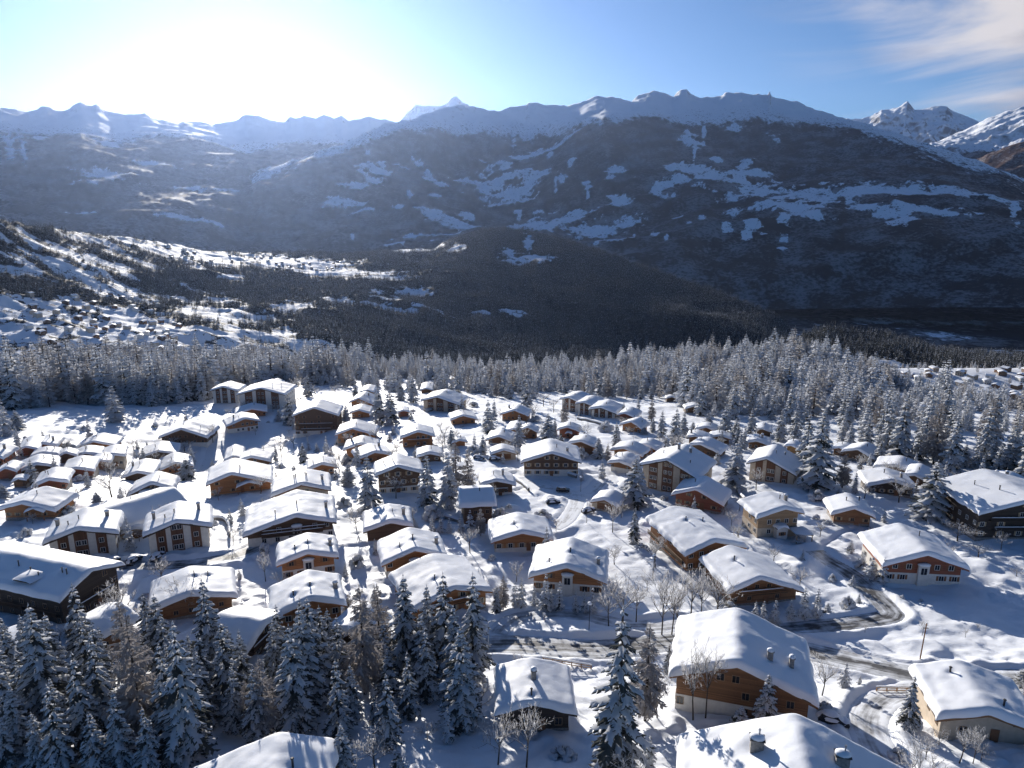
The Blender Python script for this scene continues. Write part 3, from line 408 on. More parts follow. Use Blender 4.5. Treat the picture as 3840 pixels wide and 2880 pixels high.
SHEETS=[
('mountain_range_left',360,150,[[(-3512,3835,-468),(-3040,4219,-515),(-386,5587,-682)],
[(-3884,4308,-250),(-3357,4730,-289),(-2249,5778,-379),(-449,6585,-465)],
[(-5037,5691,93),(-4345,6236,83),(-3311,6506,27),(-2492,7812,80),(-600,8980,92)],
[(-6446,7382,519),(-5665,8241,556),(-4805,8311,585),(-4434,9186,592),(-3304,10492,645),(-791,11974,700)],
[(-7859,9068,905),(-6762,9913,966),(-6290,10220,960),(-5779,10058,950),(-5496,10442,901),(-5284,10996,1013),(-4872,11185,1011),(-4608,11512,987),(-4161,11681,850),(-3345,13079,1067),(-920,13970,983)],
[(-9135,10609,1329),(-8679,11278,1386),(-8342,11700,1533),(-8103,11978,1555),(-7957,12142,1514),(-7856,12252,1485),(-7662,12446,1595),(-7554,12555,1543),(-7429,12674,1580),(-7295,12794,1705),(-7176,12903,1661),(-7115,12956,1690),(-6991,13067,1599),(-6790,13237,1559),(-6707,13304,1589),(-6530,13442,1598),(-6364,13571,1512),(-6096,13766,1493),(-6021,13818,1539),(-5705,14031,1514),(-5609,14092,1512),(-5267,14303,1576),(-5096,14400,1712),(-4935,14492,1706),(-4638,14654,1632),(-4445,14754,1618),(-4352,14800,1708),(-4234,14858,1689),(-4119,14912,1739),(-3908,15010,1724),(-3754,15078,1802),(-3576,15156,1706),(-3445,15210,1773),(-3320,15261,1700),(-3102,15346,1718),(-2922,15413,1815),(-2712,15489,1743),(-2479,15569,1716),(-1998,15720,1522),(-1046,15966,1406)]]),
('mountain_range_main',700,190,[[(-2300,4326,-757),(-1660,4610,-806),(-20,5000,-775),(1865,4800,-674),(3047,4214,-581),(3570,3917,-540)],
[(-2603,4958,-605),(-1899,5374,-517),(-22,5700,-475),(1042,5502,-424),(2039,5323,-427),(3130,4883,-392),(4013,4461,-372)],
[(-2872,5495,-571),(-2082,5946,-345),(-823,6246,-303),(378,6289,-286),(918,6132,-298),(1534,6110,-201),(2263,5986,-167),(3165,5563,-148),(3601,5412,-178),(4524,5077,-231)],
[(-3235,6207,-573),(-2422,6992,-100),(-1546,7032,-144),(-908,6941,-142),(-29,7600,-132),(879,7146,-102),(1762,7084,29),(2761,7402,193),(3524,7070,193),(4282,6520,126),(4462,6398,66),(5304,5989,-123)],
[(-3554,6831,-578),(-2723,7946,226),(-1870,8087,279),(-1127,8728,301),(-336,9594,389),(258,9396,466),(1054,8737,563),(1599,8755,616),(2728,8891,626),(3681,8541,601),(4379,7863,460),(4907,7063,180),(5697,6442,-92)],
[(-3825,7366,-572),(-2971,8707,395),(-2100,9163,645),(-1609,10072,975),(-1096,10342,1062),(-804,10770,1024),(-522,10988,1019),(-278,10996,1065),(-28,11200,1012),(525,11188,1031),(782,10571,1048),(1009,10250,1094),(1232,10025,1134),(1776,10044,1159),(2323,10240,1129),(2810,10117,1139),(3189,10109,1184),(3496,10007,1149),(3843,9771,1032),(4188,9301,955),(4515,8698,740),(4790,8088,512),(5131,7394,224),(5964,6740,-113)],
[(-4050,7812,-552),(-3540,8558,88),(-3098,9086,445),(-2633,9285,598),(-2161,9456,771),(-2023,9865,909),(-1885,10228,1026),(-1698,10666,1176),(-1499,10940,1218),(-1280,11218,1340),(-1054,11484,1458),(-819,11746,1539),(-670,11903,1525),(-388,12185,1526),(-167,12391,1538),(53,12490,1615),(221,12470,1626),(274,12464,1676),(441,12442,1658),(743,12396,1602),(990,12352,1611),(1203,12310,1669),(1385,12271,1727),(1654,12209,1704),(1914,12142,1632),(2016,12113,1718),(2217,12055,1765),(2370,12008,1758),(2544,11952,1689),(2641,11919,1772),(2727,11886,1774),(2795,11850,1701),(3026,11724,1636),(3180,11635,1631),(3261,11585,1677),(3474,11452,1670),(3599,11372,1613),(3666,11327,1626),(3764,11262,1591),(3791,11242,1588),(3803,11232,1651),(3831,11215,1578),(4095,11025,1488),(4372,10813,1336),(4518,10694,1290),(4573,10608,1218),(4664,10378,1144),(4811,9952,1033),(4935,9528,889),(5055,9006,719),(5116,8653,604),(5154,8342,523),(5282,8181,430),(5486,7917,278),(5817,7416,76),(6094,6892,-98)]]),
('snow_peak_far',200,70,[[(-3379,19713,1387),(-571,19992,1407)],
[(-4179,23633,2081),(-3488,23745,2645),(-3222,23783,2896),(-2986,23814,3106),(-2786,23838,3068),(-2612,23857,3084),(-2352,23885,3115),(-2090,23909,3159),(-1957,23920,3257),(-1767,23935,3341),(-1610,23946,3192),(-1451,23956,3097),(-971,23980,2879),(-385,23997,2394)]]),
('peaks_right',340,110,[[(6589,15671,823),(9932,13797,725)],
[(7862,19473,1829),(8533,19188,2182),(8724,19102,2216),(8842,19048,2188),(9038,18956,2221),(9227,18864,2384),(9379,18789,2342),(9591,18682,2393),(9715,18618,2492),(9873,18534,2332),(9993,18470,2356),(10085,18420,2381),(10206,18353,2373),(10464,18208,2322),(10604,18126,2176),(10822,17997,2046),(10963,17911,1995),(11272,17718,1891),(11741,17411,1737),(12460,16904,1587)]]),
('ridge_right',260,110,[[(5919,11010,180),(8564,9105,149)],
[(6340,11919,697),(6654,11861,870),(7091,11488,808),(7522,10968,837),(9039,9757,744)],
[(7275,13687,841),(7587,13516,1079),(7693,13456,1145),(7866,13356,1254),(8091,13221,1380),(8252,13121,1492),(8361,13051,1529),(8521,12948,1592),(8650,12862,1648),(8779,12774,1673),(9148,12513,1574),(9612,12159,1635),(10483,11417,1272)]]),
('spur_right',120,60,[[(5346,9037,-73),(7217,7627,-62)],
[(6065,10354,326),(6188,10282,509),(6316,10204,609),(6484,10097,711),(6649,9990,786),(6777,9903,843),(7042,9717,912),(7496,9370,825),(8155,8803,671)]]),
('hillside',640,230,[[(-794,832,-248),(-691,919,-275),(-358,1302,-380),(439,1642,-490),(857,1696,-506)],
[(-890,947,-217),(-773,1045,-239),(-619,1311,-300),(-406,1496,-343),(-7,1800,-418),(536,2031,-482),(835,2035,-466),(983,1968,-491)],
[(-1061,1144,-200),(-919,1260,-220),(-774,1457,-250),(-479,1787,-313),(-154,2195,-398),(306,2380,-448),(620,2370,-478),(889,2176,-457),(1026,2059,-493)],
[(-1246,1367,-140),(-1079,1503,-164),(-991,1679,-205),(-920,1998,-257),(-639,2417,-295),(-186,2694,-329),(171,2795,-341),(510,2651,-376),(729,2496,-411),(897,2280,-437),(1047,2104,-493)],
[(-1373,1523,-88),(-1193,1679,-108),(-1152,1874,-132),(-1152,2219,-171),(-1021,2607,-234),(-787,2999,-265),(-434,3271,-262),(-122,3398,-219),(199,3294,-243),(484,3062,-314),(724,2808,-389),(895,2547,-420),(985,2298,-487),(1069,2149,-499)],
[(-1461,1645,7),(-1385,1741,-14),(-1293,1841,-32),(-1332,2014,-51),(-1355,2152,-61),(-1373,2331,-83),(-1378,2537,-101),(-1371,2694,-121),(-1348,2843,-140),(-1304,3040,-178),(-1201,3347,-209),(-995,3755,-232),(-903,3810,-248),(-694,3893,-233),(-580,3933,-226),(-421,3981,-223),(-383,3991,-194),(-292,4015,-157),(-152,4046,-123),(-48,3998,-117),(63,3936,-122),(127,3898,-136),(256,3816,-166),(422,3698,-208),(572,3540,-257),(705,3367,-302),(779,3258,-326),(898,3055,-357),(997,2849,-400),(1039,2744,-425),(1066,2654,-468),(1092,2513,-516),(1113,2239,-513)]]),
('dark_knoll',200,60,[[(387,1449,-412),(712,1320,-394),(988,1128,-321)],
[(446,1692,-388),(645,1627,-361),(796,1502,-339),(1145,1324,-303)],
[(524,1982,-495),(640,1947,-413),(723,1918,-364),(776,1897,-343),(810,1883,-324),(837,1871,-312),(858,1862,-316),(882,1851,-319),(943,1820,-320),(975,1803,-321),(1003,1788,-335),(1060,1755,-349),(1130,1711,-352),(1215,1651,-348),(1338,1553,-334)]]),
]
CLEARINGS={
'mountain_range_left':[(-33.92,10967,0.299,1217),(-33.22,10498,0.224,1013),(-32.13,11439,0.523,202),(-29.76,8168,1.045,153),(-28.20,11218,1.120,282),(-30.14,7017,1.269,38),(-23.89,6925,2.240,65),(-22.36,6947,1.120,55),(-17.61,9352,1.493,263),(-14.96,9543,1.680,270),(-13.58,10152,0.747,342),(-14.00,8761,0.747,273),(-18.97,8444,1.120,193),(-23.63,8409,0.933,177),(-25.83,9632,1.493,141),(-28.73,8710,1.493,332),(-20.87,8469,1.120,124),(-21.77,12718,1.120,296),(-20.28,12356,1.120,182),(-16.40,8121,0.821,79)],
'mountain_range_main':[(21.13,7624,4.106,344),(23.63,7441,3.359,271),(20.60,7030,3.359,153),(22.07,6769,1.680,153),(25.08,7688,2.986,169),(28.26,7618,4.479,225),(30.99,7674,2.240,167),(32.33,7544,1.866,190),(29.54,6840,2.799,158),(28.48,6577,1.120,138),(25.81,6973,0.821,101),(19.16,8083,0.747,187),(18.54,7902,1.493,149),(17.20,8191,0.747,221),(13.83,8445,0.933,229),(13.37,9493,0.672,330),(14.88,8144,1.866,236),(13.20,8041,1.120,140),(17.82,8465,1.120,129),(16.54,10164,0.747,117),(18.96,10452,0.261,175),(19.15,9860,0.523,118),(14.34,9915,0.149,484),(13.77,8936,0.149,529),(3.16,10213,1.568,158),(1.92,10189,1.120,185),(-0.57,9856,0.933,79),(0.14,11101,0.224,472),(3.38,8293,0.149,372),(3.91,8482,0.373,240),(5.89,8061,0.336,79),(5.90,7890,0.187,79),(7.96,8478,0.672,75),(-2.01,9153,1.866,402),(-0.22,8619,1.866,333),(1.58,8963,1.493,279),(0.86,10114,1.120,120),(-6.19,7292,1.418,242),(-4.58,7198,1.493,250),(-6.76,6715,1.493,100),(-5.32,6667,1.866,96),(1.96,7317,2.240,299),(4.50,7270,2.240,227),(6.68,6852,2.613,241),(8.15,6320,1.306,133),(8.81,6932,1.120,167),(-10.13,8863,1.418,169),(-10.50,8602,0.672,140),(-6.29,8998,0.933,71),(-5.59,8893,0.672,124),(-11.91,8266,1.120,121),(-12.99,7819,1.493,122),(-11.66,7521,1.120,70),(-2.04,7108,1.120,124),(13.71,6653,0.336,100),(14.56,6715,0.448,133),(34.47,7223,0.224,407),(34.72,6745,0.187,276),(8.41,7523,0.821,126),(11.51,7834,0.747,225),(12.13,8412,0.523,146),(6.76,6229,0.254,94),(12.06,6239,0.194,97),(-8.27,9237,0.589,47),(18.26,6489,0.440,134),(9.46,8128,0.327,57),(16.38,6396,0.494,72),(7.51,8253,0.496,102),(20.53,6627,0.444,143),(-9.27,7508,0.128,96),(-8.59,6272,0.126,112),(18.94,7605,0.516,57),(-7.61,9577,0.145,41),(15.08,8863,0.399,83),(-7.94,8213,0.200,189),(0.54,7915,0.385,133),(3.78,8669,0.178,139),(-5.93,8255,0.504,145),(19.16,6323,0.361,33),(7.58,7681,0.530,83),(11.06,6466,0.340,148),(17.31,8700,0.558,168),(16.03,7977,0.234,69),(0.10,6628,0.288,83),(-2.12,10090,0.414,129),(18.11,8951,0.297,72),(18.01,6266,0.364,84),(5.20,6854,0.349,114),(20.59,6274,0.399,76),(9.56,6598,0.144,65),(-8.75,7476,0.461,74),(4.59,9017,0.446,137),(-9.62,6220,0.435,37),(-0.57,9733,0.465,186),(-6.46,9185,0.417,116),(12.39,7583,0.166,108),(3.00,6807,0.389,192),(19.75,6924,0.554,83),(-12.41,6577,0.126,174),(2.94,9682,0.245,223),(0.55,7801,0.161,159),(0.17,6754,0.183,209),(3.42,8290,0.121,104),(15.39,8818,0.328,53),(20.66,6047,0.441,53),(-9.90,9102,0.454,130),(20.44,6237,0.324,40),(5.86,8162,0.376,121),(2.93,6125,0.461,36),(12.73,6893,0.414,50),(16.85,7397,0.372,70),(-10.99,9391,0.214,82),(-7.14,9468,0.465,107),(16.81,8446,0.465,130),(-9.47,6524,0.285,70),(-6.34,6306,0.219,79),(6.03,8104,0.430,47),(2.11,7820,0.412,122),(-3.37,7626,0.584,138),(9.39,6471,0.234,81),(19.54,8114,0.319,105)],
'hillside':[(-33.34,1375,7.465,58),(-34.67,1527,2.986,69),(-31.46,1575,4.479,70),(-28.09,1566,4.106,55),(-24.49,1578,4.852,42),(-19.95,1604,4.106,47),(-31.74,1815,1.680,55),(-35.14,1726,1.045,42),(-33.08,1783,0.933,42),(-34.52,1639,2.240,38),(-31.86,1696,3.733,59),(-28.76,1781,2.613,66),(-27.09,1667,2.613,56),(-29.67,2043,2.240,44),(-28.76,2171,1.866,41),(-27.95,2143,0.933,44),(-31.93,2123,1.493,36),(-34.81,1968,1.120,18),(-33.53,2034,0.448,16),(-29.69,2361,1.269,42),(-32.30,2277,2.240,46),(-30.08,2638,2.240,70),(-27.85,2855,2.613,63),(-26.16,2912,2.240,82),(-23.78,3077,2.613,132),(-21.30,3227,2.986,142),(-18.05,3309,3.359,222),(-15.36,3316,2.613,223),(-13.31,3088,3.359,92),(-10.13,2980,1.866,53),(-21.42,2711,0.747,44),(-24.43,2192,0.933,43),(-22.22,2243,1.120,46),(-23.59,1977,1.866,76),(-21.39,1931,1.306,38),(-19.84,1740,1.866,30),(-18.10,1835,0.672,54),(-17.17,1709,2.053,32),(-14.38,1700,2.240,23),(-22.47,1699,2.240,25),(-24.97,1688,1.866,38),(-12.03,2405,2.240,44),(-9.51,2410,1.680,33),(-10.72,2641,0.448,42),(-9.66,2562,0.821,51),(-7.63,2735,1.194,51),(-6.57,2464,1.120,24),(-2.10,2521,0.747,16),(0.15,2559,0.896,15),(0.34,2511,0.448,12),(-7.35,3932,1.493,74),(1.25,3671,0.299,136),(-0.22,3468,0.523,61),(0.52,3331,1.120,63),(2.36,3340,0.933,45),(-4.44,3646,0.523,69),(-28.95,2280,0.933,20),(-23.92,1524,4.479,43),(-28.25,1454,5.972,33),(-15.14,1606,2.986,33),(-21.69,1587,0.955,14),(-36.20,1491,0.939,22),(-29.93,1505,0.733,20),(-22.78,1884,1.011,49),(-32.96,1585,1.289,13),(-21.40,1667,1.330,15),(-34.81,1432,1.289,16),(-34.35,1771,1.111,14),(-18.18,1772,0.658,22),(-30.28,1420,1.398,16),(-24.68,1613,1.290,23),(-35.53,1659,1.077,13),(-25.40,2222,1.368,35),(-34.32,1512,0.774,12),(-27.45,2064,0.667,44),(-23.19,2404,1.261,22),(-30.76,1428,1.096,13),(-29.59,1746,0.580,39),(-35.17,1633,1.228,15),(-17.37,2223,1.471,59),(-24.28,1518,0.915,21),(-21.47,1771,0.940,41),(-28.81,2043,1.228,22),(-27.80,1523,0.628,12),(-34.15,1554,0.825,13),(-28.58,1443,0.714,14),(-19.75,1734,0.728,18),(-27.55,2054,0.842,27),(-21.18,2038,1.137,61),(-18.69,2016,1.078,36),(-29.27,1664,1.277,37),(-30.87,1997,0.918,14),(-35.81,1434,0.565,21),(-30.25,1418,1.340,12),(-33.54,2002,0.785,12),(-26.65,2492,0.704,17),(-34.29,2160,0.471,12),(-28.53,2857,0.795,18),(-34.35,2064,0.684,12),(-28.47,2415,0.459,21),(-34.57,2062,0.986,12),(-25.13,2976,0.839,40),(-34.14,1981,0.984,12),(-26.56,2822,0.559,34),(-34.85,1996,1.030,12),(-24.41,3212,0.950,12),(-24.19,3130,0.993,25),(-34.63,2000,0.802,12),(-34.91,2169,0.622,12),(-23.96,2743,1.011,44),(-31.54,2542,0.865,14),(-29.35,2514,0.706,17),(-34.63,2089,0.394,12),(-33.72,2231,0.475,13),(-31.09,2503,0.522,22),(-24.90,3043,0.483,30),(-32.87,2152,0.902,13),(-33.34,2241,0.629,13),(-31.29,2080,0.744,13),(-27.40,2554,0.914,26),(-28.12,2304,0.484,17),(-31.07,2614,0.400,25),(-34.28,2047,0.441,12),(-35.07,2062,0.902,12)],
'dark_knoll':[(16.80,1750,1.866,12),(18.23,1900,2.240,120),(16.32,1750,1.493,12),(21.16,1993,0.672,17),(27.89,1747,0.672,47),(28.80,1730,1.493,40),(29.69,1709,1.120,26)],
}
FORESTS=[
('left',[(-297,376),(-282,376),(-262,393),(-215,394),(-188,428),(-211,494),(-255,523),(-323,531),(-399,508)]),
('centre',[(-223,523),(-188,554),(-121,523),(-74,486),(-32,451),(27,427),(67,445),(100,397),(129,474),(148,548),(36,586),(-83,607),(-162,597),(-218,597),(-247,579)]),
('right',[(99,392),(98,319),(114,286),(143,281),(142,260),(152,232),(182,213),(219,260),(193,283),(175,303),(177,336),(186,396),(187,467),(155,520),(133,515)]),
]
SPOTS={'suv': (16.3, 212.4), 'snowcar': [(22.3, 192.1), (12.4, 200.1), (76.7, 173.3), (-96.7, 155.9), (-91.8, 157.0), (-87.0, 159.0), (-12.6, 254.7), (-6.6, 252.8), (48.2, 91.2)], 'lamp': [(15.1, 123.5), (-4.4, 116.4), (20.9, 183.6), (31.8, 341.6), (52.5, 292.2), (33.2, 151.2), (22.0, 212.4), (25.6, 333.6)], 'pole': (73.6, 112.4), 'sign': (6.5, 127.8), 'steam': (68.4, 144.6), 'fenceA': [(5.6, 111.6), (13.9, 109.3)], 'fenceB': [(60.2, 101.6), (68.4, 101.4)], 'fenceC': [(48.0, 136.4), (51.6, 137.3)], 'walls': [[(0.2, 228.5), (2.7, 220.8), (5.4, 211.5)], [(74.1, 220.1), (72.4, 211.8), (71.2, 202.3)], [(-84.5, 186.2), (-81.6, 185.6), (-78.2, 180.7), (-74.7, 172.7)], [(33.1, 347.3), (41.8, 331.5), (47.0, 320.8)], [(19.2, 230.6), (22.1, 227.7)], [(-23.7, 186.2), (-18.8, 186.7), (-14.7, 183.8)]]}
TERRACE=[(723, 1145), (600, 1108), (816, 1043), (834, 1134), (756, 1126), (789, 1042), (656, 1074), (753, 1032), (886, 1157), (740, 1067), (755, 1157), (841, 1082), (735, 1106), (761, 1103), (636, 1122), (870, 1165), (910, 1139), (786, 1126), (658, 1054), (611, 1133), (794, 1076), (658, 1118), (629, 1099), (785, 1011), (739, 1010), (593, 1124), (834, 1048), (649, 1013), (726, 1040), (687, 1139), (741, 1148), (718, 1173), (825, 1113), (695, 1155), (880, 1104), (813, 1146), (607, 1089), (826, 1093), (670, 1137), (830, 1070), (912, 1159), (805, 1009), (823, 1165), (849, 1067), (759, 1083), (872, 1138), (714, 1089), (804, 1090), (598, 1075), (667, 1031), (632, 1036), (654, 1146), (692, 1021), (842, 1173), (700, 1059), (614, 1033), (625, 1020), (625, 1147)]
# ------------------------------------------------------------------ ground of the village
def road_dist(x,y,pts):
    """distance to a polyline and signed offset"""
    best=np.full(x.shape,1e9)
    for (ax,ay),(bx,by) in zip(pts[:-1],pts[1:]):
        dx,dy=bx-ax,by-ay; l2=dx*dx+dy*dy
        t=np.clip(((x-ax)*dx+(y-ay)*dy)/l2,0,1)
        best=np.minimum(best,np.hypot(x-ax-t*dx,y-ay-t*dy))
    return best
def curve(pts,step=2.0):
    P=np.array(pts,float); out=[]
    for i in range(len(P)-1):
        p0=P[max(i-1,0)]; p1=P[i]; p2=P[i+1]; p3=P[min(i+2,len(P)-1)]
        n=max(2,int(np.hypot(*(p2-p1))/step))
        for k in range(n):
            t=k/n; out.append(.5*((2*p1)+(p2-p0)*t+(2*p0-5*p1+4*p2-p3)*t*t+(3*p1-p0-3*p2+p3)*t**3))
    out.append(P[-1]); return np.array(out)
RC=[(n,w,s,curve(p)) for n,w,s,p in ROADS]
HXY=np.array([(h[1],h[2]) for h in HOUSES])
def ground_z(x,y):
    x=np.asarray(x,float); y=np.asarray(y,float); shp=x.shape; x=x.ravel(); y=y.ravel()
    z=H0(x,y)
    near=np.clip(1.2-y/900,.35,1)
    n=.85*fbm(x/14,y/14,3,3)+near*(.5*fbm(x/4.2,y/4.2,3,11)+.16*fbm(x/1.7,y/1.7,2,23))
    # wind-drift scallops and lumps where gardens, walls and hedges lie under the snow
    lum=np.clip(fbm(x/7,y/7,2,41)*2.2-.25,0,1); n=n+lum*near*.55*np.clip(.5+fbm(x/2.2,y/2.2,2,57)*2,0,1.4)
    berm=np.zeros_like(z); keep=np.ones_like(z)
    for nme,w,s,P in RC:
        lo=P.min(0)-12; hi=P.max(0)+12
        sel=(x>lo[0])&(x<hi[0])&(y>lo[1])&(y<hi[1])
        if not sel.any(): continue
        d=road_dist(x[sel],y[sel],P)
        keep[sel]=np.minimum(keep[sel],np.clip((d-w/2-.1)/2.2,0,1))
        e=(d-w/2-1.3)/1.1; wob=.6+.8*vnoise(x[sel]/2.6,y[sel]/2.6,5)
        berm[sel]=np.maximum(berm[sel],(.62 if s<.6 else .4)*np.exp(-e*e)*wob*(d>w/2-.1))
    tr=np.zeros_like(z)
    for P in PATHS:
        lo=P.min(0)-3; hi=P.max(0)+3; sel=(x>lo[0])&(x<hi[0])&(y>lo[1])&(y<hi[1])
        if not sel.any(): continue
        d=road_dist(x[sel],y[sel],P); tr[sel]=np.minimum(tr[sel],-.55*np.exp(-(d/.62)**2)+.16*np.exp(-((d-1.35)/.5)**2))
    return (z+n*keep+tr*keep+berm*np.clip(keep*3,0,1)-.06*(keep<.02)).reshape(shp)
def foot_paths():
    """trodden paths from each front door to the nearest lane"""
    out=[]; rng=random.Random(77)
    for h in HOUSES:
        c=math.cos(-R_(h[4])); s=math.sin(-R_(h[4])); p=np.array([h[1]+s*2.2,h[2]-c*2.2]); best=None
        for n,w,sn,P in RC:
            d=np.hypot(P[:,0]-p[0],P[:,1]-p[1]); i=d.argmin()
            if best is None or d[i]<best[0]: best=(d[i],P[i])
        if best[0]>48:
            o=min((g for g in HOUSES if g is not h),key=lambda g:(g[1]-p[0])**2+(g[2]-p[1])**2); best=(0,np.array([o[1]+2,o[2]-3.0]))
        q=best[1]; m=(p+q)/2+np.array([rng.uniform(-4,4),rng.uniform(-3,3)]); out.append(curve([tuple(p),tuple(m),tuple(q)],2.5))
    return out
PATHS=foot_paths()
def gz(x,y): return float(ground_z(np.array([x]),np.array([y]))[0])
def build_ground():
    ys=[30.0]
    while ys[-1]<1500: ys.append(ys[-1]+.16+.0062*max(ys[-1]-60,0))
    ys=np.array(ys); s=np.linspace(-1.2,1.2,520)
    X=s[None,:]*(42+ys[:,None]*.85); Y=np.repeat(ys[:,None],520,1)
    Z=ground_z(X,Y)
    o=obj('ground',grid_mesh('ground',X,Y,Z,M['snow'])); tag(o,'deep snow over the gardens and slope of the village',kind='structure')
def build_roads():
    for n,w,s,P in RC:
        T=np.gradient(P,axis=0); T/=np.linalg.norm(T,axis=1)[:,None]; Nn=np.stack([T[:,1],-T[:,0]],1)
        k=13; off=np.linspace(-w/2-.35,w/2+.35,k)
        X=P[:,0:1]+Nn[:,0:1]*off; Y=P[:,1:2]+Nn[:,1:2]*off
        Z=H0(X,Y)+.05+.03*fbm(X/2,Y/2,2,9)-.14*(np.abs(off)>w/2+.1)
        L=np.repeat(np.cumsum(np.r_[0,np.linalg.norm(np.diff(P,axis=0),axis=1)])[:,None],k,1)
        m=grid_mesh(n,X,Y,Z,mat_road(n,s),attr=dict(across=np.repeat(off[None],len(P),0),along=L))
        tag(obj(n,m),kind='structure')
# ------------------------------------------------------------------ hills and mountains
def build_sheet(name,nc,nr,lines,mat,rough,jag,treeline=None,clear=(),kindname=None,sz=1.0,wlf=9.0):
    az=[np.degrees(np.arctan2([p[0] for p in l],[p[1] for p in l])) for l in lines]
    D=[np.hypot([p[0] for p in l],[p[1] for p in l]) for l in lines]; Zl=[np.array([p[2] for p in l],float) for l in lines]
    A=np.linspace(max(a[0] for a in az),min(a[-1] for a in az),nc)
    d=np.stack([np.interp(A,a,v) for a,v in zip(az,D)]); z=np.stack([np.interp(A,a,v) for a,v in zip(az,Zl)])
    k=len(lines); t=np.linspace(0,k-1,nr); i=np.clip(t.astype(int),0,k-2); f=(t-i)[:,None]
    def hermite(v):
        m=np.gradient(v,axis=0); f2=f*f; f3=f2*f
        return (2*f3-3*f2+1)*v[i]+(f3-2*f2+f)*m[i]+(-2*f3+3*f2)*v[i+1]+(f3-f2)*m[i+1]
    dd=hermite(d) if k>2 else d[i]+(d[i+1]-d[i])*f
    zz=hermite(z) if k>2 else z[i]+(z[i+1]-z[i])*f
    tt=np.repeat((t/(k-1))[:,None],nc,1); AA=np.repeat(A[None],nr,0); a=np.radians(AA)
    X=dd*np.sin(a); Y=dd*np.cos(a)
    w=np.sin(np.pi*np.clip(tt,0,1))**.6
    wl=rough*wlf
    rel=(ridged(X/wl,Y/wl,5,7)-.62)*rough*1.6+fbm(X/(wl*.35),Y/(wl*.35),4,19)*rough*.35
    Z=zz+rel*np.clip(w,0,1)+jag*np.clip((tt-.80)/.2,0,1)*((ridged(X/(jag*16),Y/(jag*16),4,31)-.6)*3.2+fbm(X/(jag*5),Y/(jag*5),3,33))
    # back slope behind the crest so that the ridge is a solid body
    Xb=[X];Yb=[Y];Zb=[Z]
    for s_,drop in((.03,.25),(.1,.6),(.3,1.2)):
        q=dd[-1]*(1+s_); Xb.append((q*np.sin(a[-1]))[None]); Yb.append((q*np.cos(a[-1]))[None])
        Zb.append((Z[-1]-dd[-1]*s_*(.42+.1*drop))[None])
    so=np.zeros_like(Z)
    if treeline is not None: so=treeline(AA,tt,X,Y,Z)
    wob=fbm(X/(rough*1.5),Y/(rough*1.5),5,77,.7)
    for ca,cd,ra,rd in clear:
        e=np.hypot((AA-ca)/ra,(dd-cd)/rd); so=np.maximum(so,np.clip(1.12-.72*e*sz+wob*1.1,0,1.05)*(e<2.6))
    SO=np.concatenate([so]+[so[-1:]]*3,0)
    XX=np.concatenate(Xb);YY=np.concatenate(Yb);ZZ=np.concatenate(Zb)
    o=obj(kindname or name,grid_mesh(name,XX,YY,ZZ,mat,attr=dict(open_snow=SO))); tag(o,kind='structure')
    return dict(A=A,d=dd,Z=Z,so=so,X=X,Y=Y,t=tt)
SH={s[0]:s for s in SHEETS}
FAR={}
def line_height(name,li):
    """height of one guide line of a sheet by azimuth"""
    l=SH[name][3][li]; a=np.degrees(np.arctan2([p[0] for p in l],[p[1] for p in l])); z=np.array([p[2] for p in l],float)
    return lambda A: np.interp(A,a,z)
def build_far():
    gx,gy=np.meshgrid(np.linspace(-9000,9000,160),np.linspace(1300,6200,90)); town=.04+.5*fbm(gx/420,gy/260,4,51)+.25*(gx>1200)*(gy>3200)*(gy<4900)
    tag(obj('valley_floor',grid_mesh('valley_floor',gx,gy,gx*0-745,mat_slope('valley_floor',45,dust=.4,forest=((.006,.008,.011),(.022,.026,.032))),attr=dict(open_snow=town))),kind='structure')
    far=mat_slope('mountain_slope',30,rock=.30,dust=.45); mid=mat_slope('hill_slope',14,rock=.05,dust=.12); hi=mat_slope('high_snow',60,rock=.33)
    def above(name,li,soft):
        h=line_height(name,li)
        return lambda A,t,X,Y,Z: np.clip(.5+(Z-h(A)+120*fbm(X/240,Y/600,4,5)+70*fbm(X/900,Y/900,2,15))/soft,0,1.7)
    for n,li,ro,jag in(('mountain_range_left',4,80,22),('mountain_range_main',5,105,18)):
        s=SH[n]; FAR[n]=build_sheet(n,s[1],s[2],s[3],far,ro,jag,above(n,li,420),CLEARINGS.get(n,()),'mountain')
    for n,ro,jag in(('snow_peak_far',190,60),('peaks_right',330,80)):
        s=SH[n]; build_sheet(n,s[1],s[2],s[3],hi,ro,jag,lambda A,t,X,Y,Z: np.full_like(Z,2.0),(),'mountain',wlf=3.2)
    s=SH['ridge_right']; build_sheet('ridge_right',s[1],s[2],s[3],hi,130,15,lambda A,t,X,Y,Z: np.clip((t-.42)*6,0,2),(),'mountain',wlf=4)
    s=SH['spur_right']; build_sheet('spur_right',s[1],s[2],s[3],mat_slope('larch_slope',30,rock=.1,forest=((.05,.028,.02),(.13,.07,.05))),100,12,None,(),'mountain')
    s=SH['hillside']; FAR['hillside']=build_sheet('hillside',s[1],s[2],s[3],mid,22,4,None,CLEARINGS['hillside'],'hillside',.76)
    s=SH['dark_knoll']; FAR['dark_knoll']=build_sheet('dark_knoll',s[1],s[2],s[3],mid,14,3,None,CLEARINGS['dark_knoll'],'hill')
build_ground(); build_roads(); build_far()
